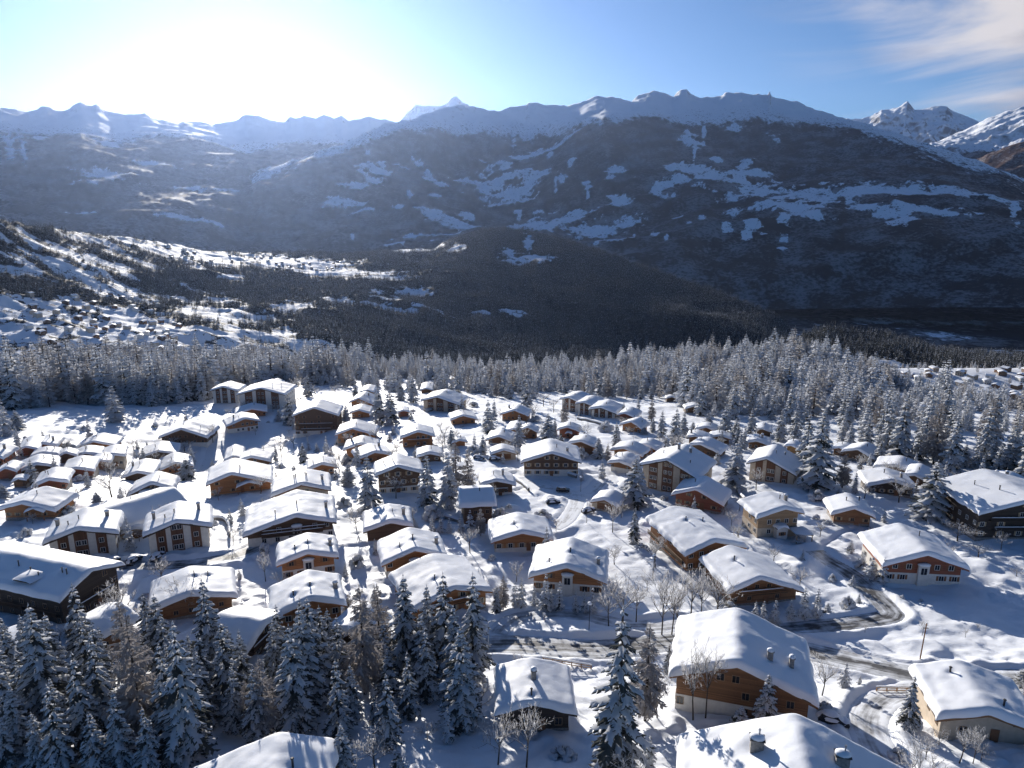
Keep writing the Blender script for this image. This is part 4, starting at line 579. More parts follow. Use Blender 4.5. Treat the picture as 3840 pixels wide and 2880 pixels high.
# ------------------------------------------------------------------ chalets
# id: (wall style, board colour, extras, label)   styles: w boards, p boards on a pale ground floor, s plaster with upright board panels, t plaster
INFO={
'a1':('w','dark','','dark chalet half hidden by spruces at the left end of the shaded meadow'),
'a2':('s','brown','','tall pale-pillared chalet at the forest edge left of the big dark apartment block'),
'a3':('s','dark','k','big dark apartment block with white end wall below the forest edge'),
'a3b':('w','brown','','snowy roof peeping out behind the big dark apartment block'),
'a4':('w','orange','','small wooden chalet tucked right under the big dark apartment block'),
'a5':('p','orange','','wooden chalet with white ground floor at the top of the steep lane'),
'a6':('p','dark','','wide dark brown chalet with pale window panels left of the steep lane'),
'a7a':('w','red','','left half of the low twin-gabled chalet under the shaded meadow'),
'a7b':('w','red','','right half of the low twin-gabled chalet under the shaded meadow'),
'a8':('w','orange','','broad honey-brown chalet alone on the lower edge of the shaded meadow'),
'a9':('w','red','','small snowed-in roof right below the twin-gabled chalet'),
'a10':('w','dark','','smallest snowed-in roof in the middle of the left cluster'),
'a11':('w','dark','','wide low chalet behind the lone small spruce in the left cluster'),
'a12':('w','red','','low roof at the left edge beside the lone small spruce'),
'a13':('w','red','','reddish chalet cut by the left edge below the meadow'),
'a14':('w','brown','','roof with two close chimney pipes in the left cluster'),
'a15':('w','brown','','low roof in front of the roof with two chimney pipes'),
'a16':('t','tan','','cream-walled house with a wooden balcony corner in the left cluster'),
'a17':('w','red','','rounded heavy snow roof over red boards in the left cluster centre'),
'a18':('w','red','','low reddish chalet above the wide chalet with a lean-to porch'),
'a19':('w','dark','','dim broad roof behind bare bushes below the dark brown chalet'),
'a20':('w','orange','','small orange chalet behind the bushy spruce left of the steep lane'),
'a21':('w','dark','','roof directly behind the double-porched chalet'),
'a22':('w','dark','PP','dark chalet with two snowy porch gables left of the steep lane'),
'a23':('w','orange','P','wide orange-brown chalet with a lean-to porch near the left edge'),
'a24':('w','dark','','broad shaded roof slope behind the left twin of the white panelled blocks'),
'a25':('s','brown','g','left twin of the white panelled apartment blocks beside the parking lane'),
'a26':('s','brown','g','right twin of the white panelled apartment blocks beside the parking lane'),
'a27':('w','orange','P','orange log chalet with many white windows right of the steep lane'),
'a28a':('w','red','','narrow reddish roof joined to the left of a brown chalet'),
'a28b':('w','brown','','brown chalet behind the orange log chalet by the steep lane'),
'a29':('w','dark','','tiny dark shed beside the lone small spruce in the left cluster'),
'a30':('t','tan','','low snow-buried carport between the two white panelled blocks'),
'b1':('w','brown','','small lit roof among frosted trees at the far forest edge'),
'b2':('w','brown','','uppermost small roof behind the pair of stacked orange chalets'),
'b3':('w','orange','','upper of two stacked orange chalets left of the twin spruces'),
'b4':('w','orange','','lower of two stacked orange chalets left of the twin spruces'),
'b5':('p','dark','bB','tallest dark chalet with long balconies on a white ground floor'),
'b6':('w','orange','','uppermost of three orange chalets stepping down the middle lane'),
'b7':('w','orange','','second of three orange chalets stepping down the middle lane'),
'b8':('w','orange','','lowest of three orange chalets stepping down, behind the tall spruce'),
'b9':('w','orange','b','bright timber chalet with glazed gable below the twin spruces'),
'b10':('s','brown','k','beige and brown apartment house backed by the middle of the forest'),
'b11':('w','brown','','blue-lit roof half hidden in the forest behind the beige apartment house'),
'b12':('w','orange','','orange chalet on its own terrace right below the beige apartment house'),
'b13':('w','red','','tiny red hut between the twin spruces and a young spruce'),
'b14':('w','dark','','low roof behind the pair of tall spruces in the centre'),
'b15':('p','brown','','brown chalet above a snow-covered garage in the centre'),
'b16':('w','orange','','orange gable end peeping out behind the frosted larch'),
'b17':('w','orange','','orange chalet with small annex above the beige plaster chalet'),
'b18':('p','dark','dW','large dark chalet with white base and front steps between tall spruces'),
'b19':('t','beige','b','beige plaster chalet with three pairs of chimney pipes'),
'b20':('p','dark','Bbo','widest chalet with dark balconies and white oriel, left of centre'),
'b21':('w','dark','','dark chalet with spruce shadow across its roof'),
'b22':('p','orange','o','orange and white chalet with oriel just right of the dark shadowed roof'),
'b23':('w','dark','','steep A-frame roof slope facing the camera beside snowy pines'),
'b24':('p','dark','W','dark chalet with white cellar left of the snowy forecourt'),
'b25':('p','orange','W','orange and white chalet below the steep A-frame roof'),
'b26':('t','beige','f','flat snow-capped garage in front of the brown chalet in the centre'),
'c1a':('s','dark','k','highest of three stepped apartment gables by the snowy court'),
'c1b':('s','dark','k','middle one of three stepped apartment gables by the snowy court'),
'c1c':('s','dark','k','lowest of three stepped apartment gables by the snowy court'),
'c2':('w','red','','plain roof just right of the three stepped apartment gables'),
'c3':('w','orange','','bright orange chalet below the three stepped apartment gables'),
'c4':('w','red','P','red-brown chalet with a snowy porch hood right of two spruces'),
'c5':('w','orange','','orange chalet under the forest left of the three stepped gables'),
'c6':('w','brown','','brown gabled chalet left of the broad spruce behind the forecourt house'),
'c6b':('w','brown','','low roof left of the brown gabled chalet behind the forecourt house'),
'c7':('w','brown','','brown chalet directly behind the large forecourt house'),
'c8':('p','dark','dWk','large brown shuttered house with white base above the snowy forecourt'),
'c9':('w','orange','','orange chalet left of the tall-pillared apartment house'),
'c10':('w','orange','','roof nested behind the orange chalet by the apartment house'),
'c11':('p','brown','','small chalet in front of the orange one by the apartment house'),
'c12':('s','brown','kp','tall-pillared apartment house with steep sweeping roof right of centre'),
'c13':('w','red','W','square red-brown log chalet in front of the tall-pillared house'),
'c14':('w','orange','sW','long orange chalet with balcony along its left side'),
'c15':('p','tan','PC','two-storey chalet with white annex and carport right of the orange one'),
'c16':('w','dark','','shaded roof just behind the tall-pillared apartment house'),
'c17':('w','brown','','low sunny roof behind the shaded roof of the apartment house'),
'c18':('w','brown','','hindmost small roof among spruces right of centre'),
'c19':('w','brown','','rightmost roof of the cluster behind the tall-pillared house'),
'c20':('w','brown','','snowy roof left of the tallest dark spruce, behind the brown block'),
'c21':('s','brown','k','brown and beige block left of the tallest dark spruce'),
'c22':('w','dark','','dark hut on the far side of the snowy court'),
'c22b':('w','dark','','tiny hut at the far corner of the snowy court'),
'c23':('w','dark','','roof under forest trees, far right of the snowy court'),
'c24':('t','beige','','snow-buried garage by the fork of the forecourt lane'),
'd1':('w','yellow','','yellow-boarded house left of the tallest dark spruce top'),
'd2':('w','brown','','left of the two roofs at the right forest edge'),
'd3':('w','dark','','right of the two roofs at the right forest edge'),
'd4':('w','dark','','smooth roof behind the hipped-looking dark chalet on the right'),
'd5':('w','black','','broad dark chalet behind bare trees right of the tallest spruce'),
'd6':('w','dark','','roof with square chimney beside the bulky snowy spruce'),
'd7':('w','brown','W','neat brown log chalet with thick rounded snow right of centre'),
'd8':('w','black','bBk','huge black-brown chalet with balconies at the right edge'),
'd9':('w','dark','k','roof with two masonry chimneys behind the huge chalet at the right edge'),
'd10':('p','red','oW','chalet with white oriel wing above the curving branch road'),
'e1':('w','black','bk','long dark block with snowy camera-side roof at the left edge'),
'e2':('w','brown','W','wide roof behind the near spruces below the white panelled blocks'),
'e3':('w','brown','','snow roof glimpsed between the near left spruces'),
'e4':('w','dark','','shaded roof slope behind the near spruces by the village road'),
'e5':('w','dark','','small carport roof at the left edge below the long dark block'),
'e6':('w','dark','W','nearest roof at the bottom edge left of centre'),
'f1':('p','orange','oW','orange and white chalet with tall central window, second row'),
'f2':('p','orange','oW','chalet with orange gable and white base nearest the village road'),
'f3':('w','orange','W','wide snow-heavy chalet behind the row of near spruces'),
'f4':('w','dark','','low snow roof among the near spruces by the village road'),
'f5':('w','black','m','small black log cabin with one chimney, front centre'),
'g1':('p','orange','oW','chalet with glazed oriel and snow-capped chimney above the side lane'),
'g2':('p','brown','m','large near chalet with two chimneys on its shaded slope'),
'g3':('p','brown','m','nearest roof at the bottom right corner with two boxy chimneys'),
'g4':('w','brown','W','brown chalet behind bare roadside trees, right of centre'),
'h1':('t','beige','m','cream-walled chalet by the driveway at the lower right edge'),
}
def roof_snow_mesh(wl,wr,p,L,h,T,seed,pits,res,f):
    rr=.75; ov=.14
    def axis(a,b,n):
        e=np.array([0,.03,.09,.2,.36,.55,.75]); mid=np.linspace(a+1.1,b-1.1,n) if b-a>3 else np.array([(a+b)/2])
        return np.r_[a+e,mid,b-e[::-1]]
    xs=np.r_[axis(-wl-ov,wr+ov,max(6,int((wl+wr)/res)))]; ys=axis(-f-ov,L-f+ov,max(6,int(L/res)))
    X,Y=np.meshgrid(xs,ys)
    dx=np.minimum(X+wl+ov,wr+ov-X); dy=np.minimum(Y+f+ov,L-f+ov-Y); 
    ex=1-np.clip(1-dx/rr,0,1)**2; ey=1-np.clip(1-dy/rr,0,1)**2
    t=np.sqrt(np.clip(ex*ey,0,1))
    s=seed*7.13
    th=T*(1+.16*fbm(X/3.6+s,Y/3.6,3,seed)+.05*fbm(X/1.3+s,Y/1.5,2,seed+3))
    # creep folds above the eaves
    th=th+.10*np.sin(dx*2.3+2*fbm(X/4+s,Y/4,2,seed+9))*np.exp(-dx/2.5)*np.clip(dx,0,1)
    for cx,cy,r in pits:
        q=np.hypot(X-cx,Y-cy); th=th-T*.32*np.exp(-(q/r)**2)+.14*np.exp(-((np.hypot(X-cx,Y-cy-r*2.2))/(r*1.3))**2)
    # lips that bulge and sag along the edges
    sx=np.where(X>0,1,-1)*np.exp(-dx/.5)*.28*(fbm(Y/2.4+s,Y*0,2,seed+5)); sy=np.where(Y>L/2-f,1,-1)*np.exp(-dy/.5)*.22*fbm(X/2.6+s,X*0,2,seed+6)
    sag=-.16*np.clip(.5+fbm(Y/3+s,Y*0+X/9,2,seed+8),0,1)*np.exp(-dx/.35)-.10*np.exp(-dy/.3)
    ab=np.sqrt(X*X+.55**2*np.clip(1-np.abs(X)/3,0,1))
    Z=h+.24-p*np.where(t<.02,np.abs(X),ab)+t*th+sag*np.clip(1-t,0,1)
    return xs,ys,X+sx,Y+sy,Z
WIN={}
def window_meshes(w,hh,fr):
    k=(w,hh,fr)
    if k not in WIN:
        b=MB(); t=.08; b.box(-w/2-t,-w/2,-.07,0,-t,hh+t).box(w/2,w/2+t,-.07,0,-t,hh+t).box(-w/2,w/2,-.07,0,hh,hh+t).box(-w/2,w/2,-.1,0,-t,0).box(-.03,.03,-.06,0,0,hh)
        pn=MB(); pn.box(-w/2,-.03,-.03,-.004,0,hh); pn.box(.03,w/2,-.03,-.004,0,hh)
        WIN[k]=(b.mesh('window',M[fr]),pn.mesh('pane',M['glass']))
    return WIN[k]
SHUT={}
def shutter_mesh(w,hh,mt):
    k=(w,hh,mt)
    if k not in SHUT:
        b=MB().box(-w/2,w/2,-.05,-.004,0,hh)
        for i in range(4): b.box(-w/2+.04,w/2-.04,-.065,-.05,.1+i*hh/4,.04+(i+.8)*hh/4)
        SHUT[k]=b.mesh('shutter',M[mt])
    return SHUT[k]
def add_window(root,x,y,z,w,hh,rz,fr,sh=None,sill=True):
    a,b=window_meshes(w,hh,fr); o=obj('window',a,root,(x,y,z),rz); obj('pane',b,o)
    if sh:
        sm=shutter_mesh(w*.48,hh,sh); c,s=math.cos(rz),math.sin(rz)
        for e in(-1,1):
            q=e*(w/2+w*.24+.1); obj('shutter',sm,o,(q,0,0))
def chimney(root,x,y,ztop,kind,rng,p):
    """a chimney standing on the roof; ztop = snow surface there"""
    if kind=='stack':
        w=rng.uniform(.32,.42); d=rng.uniform(.3,.42); hh=rng.uniform(1.0,1.5)
        b=MB().box(-w,w,-d,d,-1.6,hh); o=b.part('chimney',M['stone'],root,loc=(x,y,ztop))
        MB().box(-w-.12,w+.12,-d-.12,d+.12,hh+.18,hh+.28).box(-w+.02,-w+.1,-d+.02,d-.02,hh,hh+.18).box(w-.1,w-.02,-d+.02,d-.02,hh,hh+.18).part('chimney_cap',M['stone'],o)
        MB().blob((0,0,hh+.30),w+.16,d+.16,.42,rng,10,4,.06,-.1).part('snow_cap',M['roof_snow'],o,True)
    elif kind=='box':
        w=.75; d=.55; hh=1.5
        o=MB().box(-w,w,-d,d,-1.6,hh).part('chimney',M['stone'],root,loc=(x,y,ztop))
        MB().box(-w-.15,w+.15,-d-.15,d+.15,hh,hh+.12).part('chimney_cap',M['metal'],o)
        MB().blob((0,0,hh+.13),w+.2,d+.2,.5,rng,12,5,.05,-.05).part('snow_cap',M['roof_snow'],o,True)
        MB().tube((.2,0,hh+.3),(.2,0,hh+1.15),.1,.1,8).tube((.2,0,hh+1.15),(.2,0,hh+1.35),.16,.13,8).part('flue',M['steel'],o)
    else:
        r=rng.uniform(.10,.15); hh=rng.uniform(.7,1.25)
        o=MB().tube((0,0,-1.4),(0,0,hh),r,r,8).part('chimney_pipe',M['metal'],root,loc=(x,y,ztop))
        MB().tube((0,0,hh+.06),(0,0,hh+.16),r*1.8,r*1.2,8).tube((0,0,hh-.02),(0,0,hh+.07),r*.5,r*.5,6).part('pipe_cowl',M['metal'],o)
def railing(b,x0,x1,y,z,step=.24):
    b.box(x0,x1,y-.035,y+.035,z+.92,z+1.0).box(x0,x1,y-.025,y+.025,z+.12,z+.18)
    n=max(2,int((x1-x0)/step))
    for i in range(n+1):
        x=x0+(x1-x0)*i/n; b.box(x-.05,x+.05,y-.02,y+.02,z,z+.92)
def snow_strip(b,x0,x1,y0,y1,z,t,rng):
    n=max(2,int((x1-x0)/.6)); base=len(b.v)
    for i in range(n+1):
        x=x0+(x1-x0)*i/n; k=t*(1+.25*rng.uniform(-1,1))*(0.35 if i in(0,n) else 1)
        b.v+=[(x,y0,z),(x,y0+(y1-y0)*.2,z+k),(x,y0+(y1-y0)*.8,z+k),(x,y1,z)]
    for i in range(n):
        for j in range(3): q=base+i*4+j; b.f.append((q,q+4,q+5,q+1))
def build_house(rec,near_rank=0):
    hid,x,y,z,yaw,wl,wr,p,L,h=rec; st,tone,ex,label=INFO[hid]
    rng=random.Random(hid); wl*=1.09; wr*=1.09; L*=1.12; seed=sum(ord(c)*(i+3) for i,c in enumerate(hid))%97
    D=math.hypot(x,y); f=1.2; L=max(L,5.0); so=min(1.1,.16*(wl+wr)/2+.3)
    if hid in('c22','c22b','a29','b13','e5','c24','a30','b26'): f=.5; so=.4
    name={'c22':'hut','c22b':'hut','a29':'shed','b13':'hut','e5':'carport','c24':'garage','a30':'carport','b26':'garage'}.get(hid,'apartment_house' if 'k' in ex and st=='s' else 'chalet')
    root=empty(name,(x,y,z),-R_(yaw))
    tag(root,label,name.replace('_',' ') if name!='apartment_house' else 'apartment house','chalets of the village' if name=='chalet' else None)
    al,ar=wl-so,wr-so; y1=L-2*f
    c,s=math.cos(-R_(yaw)),math.sin(-R_(yaw))
    # lowest ground at the corners
    cor=[(x+c*a-s*b,y+s*a+c*b) for a in(-al,ar) for b in(0,y1)]
    zb=min(float(H0(*q)) for q in cor)-z-2.2
    big=h-p*max(wl,wr)
    zs={'w':.35,'p':2.55 if big>3.6 else 1.0,'s':None,'t':None}[st]
    wood=M['w_'+tone] if 'w_'+tone in M else M['w_brown']
    pl=M['beige'] if tone in('tan','beige') or hid in('b10','c12','c21','c15') else M['plaster']
    def body(z0,grow=0):
        a,b=-al-grow,ar+grow
        return [(a,z0),(b,z0),(b,h-p*b-.02),(0,h-.02),(a,h+p*a-.02)]
    if st in'wp':
        MB().prism(body(zs),0,y1).part('wall',wood,root)
        MB().box(-al-.06,ar+.06,-.06,y1+.06,zb,zs-.003).part('plinth',pl if st=='p' else M['stone'],root)
    else:
        MB().prism(body(zb),0,y1).part('wall',pl,root)
    if st=='s':
        n=3 if wl+wr>12 else 2
        for i in range(n):
            a=-al+(al+ar)*(i+.12+.25*(i==0))/n; b_=a+(al+ar)/n*(.5 if i!=1 else .62)
            a=max(a,-al+.2); b_=min(b_,ar-.2)
            top=lambda q: h-p*abs(q)-.15
            pr=[(a,.3),(b_,.3),(b_,top(b_))]+([(0,top(0))] if a<0<b_ else [])+[(a,top(a))]
            MB().prism(pr,-.07,-.004).part('board_panel',M['w_strip'],root)
            # windows in the panel, one per storey
            zf=.9; mid=(a+b_)/2
            while zf+1.3<top(mid)-.3:
                for q in ((mid,) if b_-a<2.6 else (a+(b_-a)*.3,a+(b_-a)*.72)):
                    add_window(root,q,-.075,zf,.95,1.15,0,'frame_white')
                zf+=2.65
    # roof, fascia boards, snow blanket
    t=.22
    MB().prism([(-wl,h-p*wl),(0,h),(wr,h-p*wr),(wr,h-p*wr+t),(0,h+t),(-wl,h-p*wl+t)],-f,L-f).part('roof',M['roof'],root)
    for sgn,w in((-1,wl),(1,wr)):
        MB().prism([(0,h-.26),(sgn*w,h-p*w-.26),(sgn*w,h-p*w+.12),(0,h+.12)][::sgn],-f-.06,-f-.005).part('bargeboard',wood if st!='s' else M['roof'],root)
    if D<190:
        for q in (0,-.5*al,.5*ar,-.97*al,.97*ar):
            zz=h-p*abs(q)-.04; MB().box(q-.11,q+.11,-f+.08,0.02,zz-.34-p*.11,zz-p*.11).part('purlin',M['roof'],root)
    T=rng.uniform(.74,.98)*(.8 if wl+wr<8 else 1)*(1.12 if D<130 else 1)
    # chimneys
    ch=[]
    if hid=='g2': ch=[(wr*.42,L*.30,'stack'),(wr*.70,L*.36,'stack')]
    elif hid=='g3': ch=[(-wl*.35,L*.72,'box'),(wr*.28,L*.70,'box')]
    elif hid=='f5': ch=[(.35,L*.5,'stack'),(-.2,L*.13,'pipe')]
    elif hid=='g1': ch=[(wr*.75,L*.40,'stack'),(.2,L*.45,'pipe'),(-wl*.5,L*.25,'pipe')]
    elif hid=='h1': ch=[(-wl*.3,L*.75,'pipe'),(wr*.35,L*.2,'pipe')]
    elif hid=='e1': ch=[(-wl*.3,L*(.12+.0),'pipe'),(-wl*.3,L*.155,'pipe'),(-wl*.42,L*.38,'pipe'),(-wl*.35,L*.5,'pipe'),(-wl*.55,L*.28,'pipe')]
    elif hid=='b19': ch=[(-wl*.25,L*.42,'pipe'),(-wl*.2,L*.47,'pipe'),(wr*.12,L*.46,'pipe'),(wr*.16,L*.5,'pipe'),(wr*.7,L*.4,'stack')]
    elif hid=='a14': ch=[(-.3,L*.4,'pipe'),(.1,L*.45,'pipe')]
    elif hid in('f1','f2','b20','b22'): ch=[(wr*.76,L*.42,'stack'),(.15,L*.4,'pipe'),(-wl*.4,L*.3,'pipe')]
    elif hid in('a25','a26'): ch=[(wr*.62,L*.62,'stack'),(-.6,L*.4,'pipe'),(-wl*.7,L*.5,'stack'),(-wl*.35,L*.3,'pipe')]
    elif hid=='c12': ch=[(-.4,L*.62,'stack'),(wr*.3,L*.7,'stack'),(-wl*.45,L*.45,'pipe'),(wr*.55,L*.3,'pipe')]
    elif hid=='d9': ch=[(-wl*.35,L*.4,'stack'),(.4,L*.5,'stack')]
    elif hid in('e6','e3','f4','e4','c24','c22','c22b','a29','a30','b26','e5','c6b','d4'): ch=[(wr*.3,L*.6,'pipe')] if hid in('e6','d4') else []
    else:
        ch=[(rng.choice((-1,1))*rng.uniform(.1,.3)*min(wl,wr),rng.uniform(.35,.6)*L,'pipe')]
        if rng.random()<.45 and wl+wr>8: ch.append((rng.choice((-1,1))*rng.uniform(.45,.65)*min(wl,wr),rng.uniform(.3,.7)*L,rng.choice(('pipe','stack'))))
    ch=[(a,b-f,k) for a,b,k in ch]
    pits=[(a,b-.35,.6 if k!='box' else 1.3) for a,b,k in ch] if D<165 else []
    res=.4 if D<110 else .55 if D<190 else .9
    xs,ys,X,Y,Z=roof_snow_mesh(wl,wr,p,L,h,T,seed,pits,res,f)
    rs=obj('roof_snow',grid_mesh('roof_snow',X,Y,Z,M['roof_snow']),root)
    for a,b,k in ch:
        i=np.abs(ys-b).argmin(); j=np.abs(xs-a).argmin(); chimney(root,a,b,float(Z[i,j]),k,rng,p)
    if name in('garage','carport','shed') and hid!='e5':
        MB().box(-al*.6,ar*.6,-.05,-.004,.1,2.1).part('garage_door' if name=='garage' else 'door',M['w_brown'],root)
    # windows of the boarded or plastered front
    fr=rng.choice(('frame','frame','frame_white')) ; sh=rng.choice((None,'shutter','shutter_pale','shutter_pale')) if D<260 else rng.choice((None,None,'shutter'))
    if 'm' in ex or hid=='e1': fr='frame'; sh=None
    if 'W' in ex and sh is None: sh='shutter'
    ww,wh=(1.0,1.15) if big>3 else (.85,.9)
    yf={'w':-.004,'p':-.004,'t':-.004}.get(st,-.004)
    if st!='s' and name not in('garage','carport','shed'):
        k=0; zf=.95
        while zf<h-1.4 and k<4:
            half=min((h-zf-wh-.35)/p,min(al,ar))-.45*ww-(.6 if sh else .2)
            if half>.1:
                n=max(1,int(2*half/(2.5 if sh else 2.1))+1); n=min(n,6)
                xsn=[0] if n==1 else [-half+2*half*i/(n-1) for i in range(n)]
                for q in xsn:
                    if k==0 and abs(q-(-.0 if 'd' in ex else .25*ar))<.95: continue
                    if 'o' in ex and abs(q)<1.5: continue
                    if rng.random()<(.62 if 'm' in ex else .08 if ('W' in ex or 'd' in ex) else .3): continue
                    yy=-.065 if (st=='p' and zf<zs) else yf
                    if st=='p' and zf<zs<zf+wh: zf2=zs+.1
                    else: zf2=zf
                    add_window(root,q,yy,zf2,ww,wh,0,fr,sh)
            zf+=2.65; k+=1
        dx=0 if 'd' in ex else .25*ar
        if h>4 and 'o' not in ex:
            MB().box(dx-.55,dx+.55,-.14,-.062,.05,2.1).part('door',M['shutter'],root)
            if 'd' in ex:
                b=MB(); 
                for i in range(6): b.box(dx-1.1,dx+1.1,-.35-.34*(i+1),-.02-.34*i,-1.2,-.05-.17*i)
                b.part('steps',M['stone'],root)
                MB().prism([(dx-1.3,2.45),(dx+1.3,2.45),(dx+1.3,2.6),(dx-1.3,2.6)],-1.0,-.003).part('door_canopy',M['frame_white'],root)
    # side windows on the flank that the street sees
    if name not in('garage','carport','shed') and y1>5 and big>2.2:
        for sgn,w,rz in((-1,al,-math.pi/2),(1,ar,math.pi/2)):
            toward=(c*sgn*x+s*sgn*y)<0   # does this flank face the slope above
            if not toward: continue
            zf=.95
            while zf+1.2<h-p*w-.2:
                for i in range(max(1,int(y1/3.2))):
                    yy=1.3+i*3.2
                    if yy<y1-.8: add_window(root,sgn*(w+(.065 if st=='p' and zf<zs else .004)),yy,zf,.9,1.05,rz,fr)
                zf+=2.65
    # balconies
    def balcony(zf,x0,x1,dep=1.0):
        o=MB().box(x0,x1,-dep,-.07,zf-.16,zf).part('balcony',M['roof'],root)
        b=MB(); railing(b,x0,x1,-dep+.03,zf); b.part('railing',wood,o)
        b=MB(); snow_strip(b,x0,x1,-dep-.06,-dep+.12,zf+1.0,.14,rng); b.part('balcony_snow',M['roof_snow'],o,True)
    if 'B' in ex: balcony(5.4 if h>9 else 3.6,-al*.8,ar*.8)
    if 'b' in ex or (st in'wp' and 5.2<h<8.5 and D<270 and 'o' not in ex and 'P' not in ex and 'd' not in ex and 'm' not in ex and rng.random()<.4): balcony(2.75 if h>5.5 else 1.9,-al*.72,ar*.72)
    if 's' in ex:
        o=MB().box(-wl+.1,-al-.07,.6,y1-.3,1.9,2.05).part('balcony',M['roof'],root)
        b=MB(); n=int((y1-1)/.3)
        for i in range(n+1): b.box(-wl+.1,-wl+.16,.6+i*(y1-.96)/n,.66+i*(y1-.96)/n,2.05,2.95)
        b.box(-wl+.07,-wl+.19,.55,y1-.25,2.95,3.05); b.part('railing',M['w_tan'],o)
    if 'o' in ex:
        hh=min(h-1.0,5.2); o=MB().prism([(-1.15,zb),(1.15,zb),(1.15,hh-.35),(0,hh),(-1.15,hh-.35)],-.7,-.065).part('oriel',pl,root)
        a,b=window_meshes(1.3,1.6,'frame_white'); w=obj('oriel_window',a,o,(0,-.704,max(.9,hh-2.6))); obj('pane',b,w)
        MB().blob((0,-.45,hh-.3),1.45,.75,.5,rng,12,4,.05,-.15).part('oriel_snow',M['roof_snow'],o,True)
    if 'P' in ex:
        spots=[(-.35,.34),(.38,.36)] if 'PP' in ex else [(.45 if hid in('a23','a27') else .15,.34)]
        if hid=='c15': spots=[(-.15,.42)]
        for cx,hw in spots:
            cx*=ar; hw*=ar; dep=2.2; hp=min(2.9+.3*hw,h-.8); pp=.34
            o=MB().prism([(cx-hw,hp-pp*hw),(cx,hp),(cx+hw,hp-pp*hw),(cx+hw,hp-pp*hw+.16),(cx,hp+.16),(cx-hw,hp-pp*hw+.16)],-dep,-.07).part('porch_roof',M['roof'],root)
            _,_,PX,PY,PZ=roof_snow_mesh(hw,hw,pp,dep+.3,hp-.06,.5,seed+3,[],.6,dep-.02)
            obj('porch_snow',grid_mesh('porch_snow',PX+cx,PY,PZ,M['roof_snow']),o)
            if hid=='c15': MB().prism([(cx-hw+.3,zb),(cx+hw-.3,zb),(cx+hw-.3,hp-pp*hw+.08),(cx,hp-.02),(cx-hw+.3,hp-pp*hw+.08)],-dep+.5,-.07).part('annex_wall',M['plaster'],o); add_window(root,cx,-dep+.494,.9,.9,.9,0,'frame','shutter')
            else:
                for e in(-1,1): MB().box(cx+e*(hw-.25)-.09,cx+e*(hw-.25)+.09,-dep+.25,-dep+.43,zb,hp-pp*(hw-.25)).part('porch_post',wood,o)
    if 'C' in ex:
        x0=ar*.35; x1=x0+4.6
        o=MB().prism([(x0,2.35),(x1,2.0),(x1,2.18),(x0,2.53)],-5.2,-.07).part('carport_roof',M['roof'],root)
        b=MB(); snow_strip(b,x0-.1,x1+.1,-5.3,-.1,2.3,.5,rng); b.part('carport_snow',M['roof_snow'],o,True)
        for q in(x0+.15,x1-.15): MB().box(q-.09,q+.09,-5.0,-4.82,zb,2.1).part('carport_post',wood,o)
    if hid=='e1':
        # dormer on the near slope
        o=MB().box(-wl*.80,-wl*.45,L*.24,L*.36,h-p*wl*.8,h-p*wl*.45+.5).part('dormer',M['w_dark'],root)
        MB().box(-wl*.86,-wl*.35,L*.23,L*.37,h-p*wl*.45+.5,h-p*wl*.45+.62).part('dormer_roof',M['roof'],o)
        b=MB(); snow_strip(b,-wl*.88,-wl*.3,L*.22,L*.38,h-p*wl*.45+.62,.6,rng); b.part('dormer_snow',M['roof_snow'],o,True)
        for i in range(3):
            o=MB().box(-wl+.2,-al-.05,.8+i*9.2,8.2+i*9.2,2.6,2.75).part('balcony',M['roof'],root)
            b=MB().box(-wl+.15,-wl+.25,.8+i*9.2,8.2+i*9.2,3.55,3.68)
            for k in range(25): b.box(-wl+.17,-wl+.23,.85+i*9.2+k*.3,.93+i*9.2+k*.3,2.75,3.55)
            b.part('railing',M['w_dark'],o)
    return root
for rec in HOUSES: build_house(rec)
# ------------------------------------------------------------------ trees
class TM:
    def __init__(s): s.v=[]; s.f=[]
    def strip(s,pts,wid,up,sides=True):
        """ribbon along pts: a tent of half-width wid[i] raised by up[i] in the middle"""
        b=len(s.v); n=len(pts)
        for i,p in enumerate(pts):
            q=pts[min(i+1,n-1)]; o=pts[max(i-1,0)]; dx,dy=q[0]-o[0],q[1]-o[1]; l=math.hypot(dx,dy) or 1e-6
            px,py=-dy/l*wid[i],dx/l*wid[i]
            s.v+=[(p[0]+px,p[1]+py,p[2]-up[i]*.35),(p[0],p[1],p[2]+up[i]),(p[0]-px,p[1]-py,p[2]-up[i]*.35)]
        for i in range(n-1):
            k=b+3*i; s.f+=[(k,k+3,k+4,k+1),(k+1,k+4,k+5,k+2)]
    def diamond(s,p,q,w,dz):
        b=len(s.v); dx,dy=q[0]-p[0],q[1]-p[1]; l=math.hypot(dx,dy) or 1e-6; px,py=-dy/l*w,dx/l*w
        m=((p[0]*.55+q[0]*.45),(p[1]*.55+q[1]*.45),(p[2]*.55+q[2]*.45))
        s.v+=[p,(m[0]+px,m[1]+py,m[2]-dz),q,(m[0]-px,m[1]-py,m[2]-dz)]; s.f+=[(b,b+1,b+2),(b,b+2,b+3)]
    def lump(s,p,q,w,hh):
        b=len(s.v); dx,dy=q[0]-p[0],q[1]-p[1]; l=math.hypot(dx,dy) or 1e-6; px,py=-dy/l*w,dx/l*w
        m=((p[0]+q[0])/2,(p[1]+q[1])/2,(p[2]+q[2])/2)
        s.v+=[p,(m[0]+px,m[1]+py,m[2]),q,(m[0]-px,m[1]-py,m[2]),(m[0],m[1],m[2]+hh)]; s.f+=[(b,b+1,b+4),(b+1,b+2,b+4),(b+2,b+3,b+4),(b+3,b,b+4)]
    def mesh(s,name,mat,smooth=False): return mesh(name,s.v,s.f,mat,smooth)
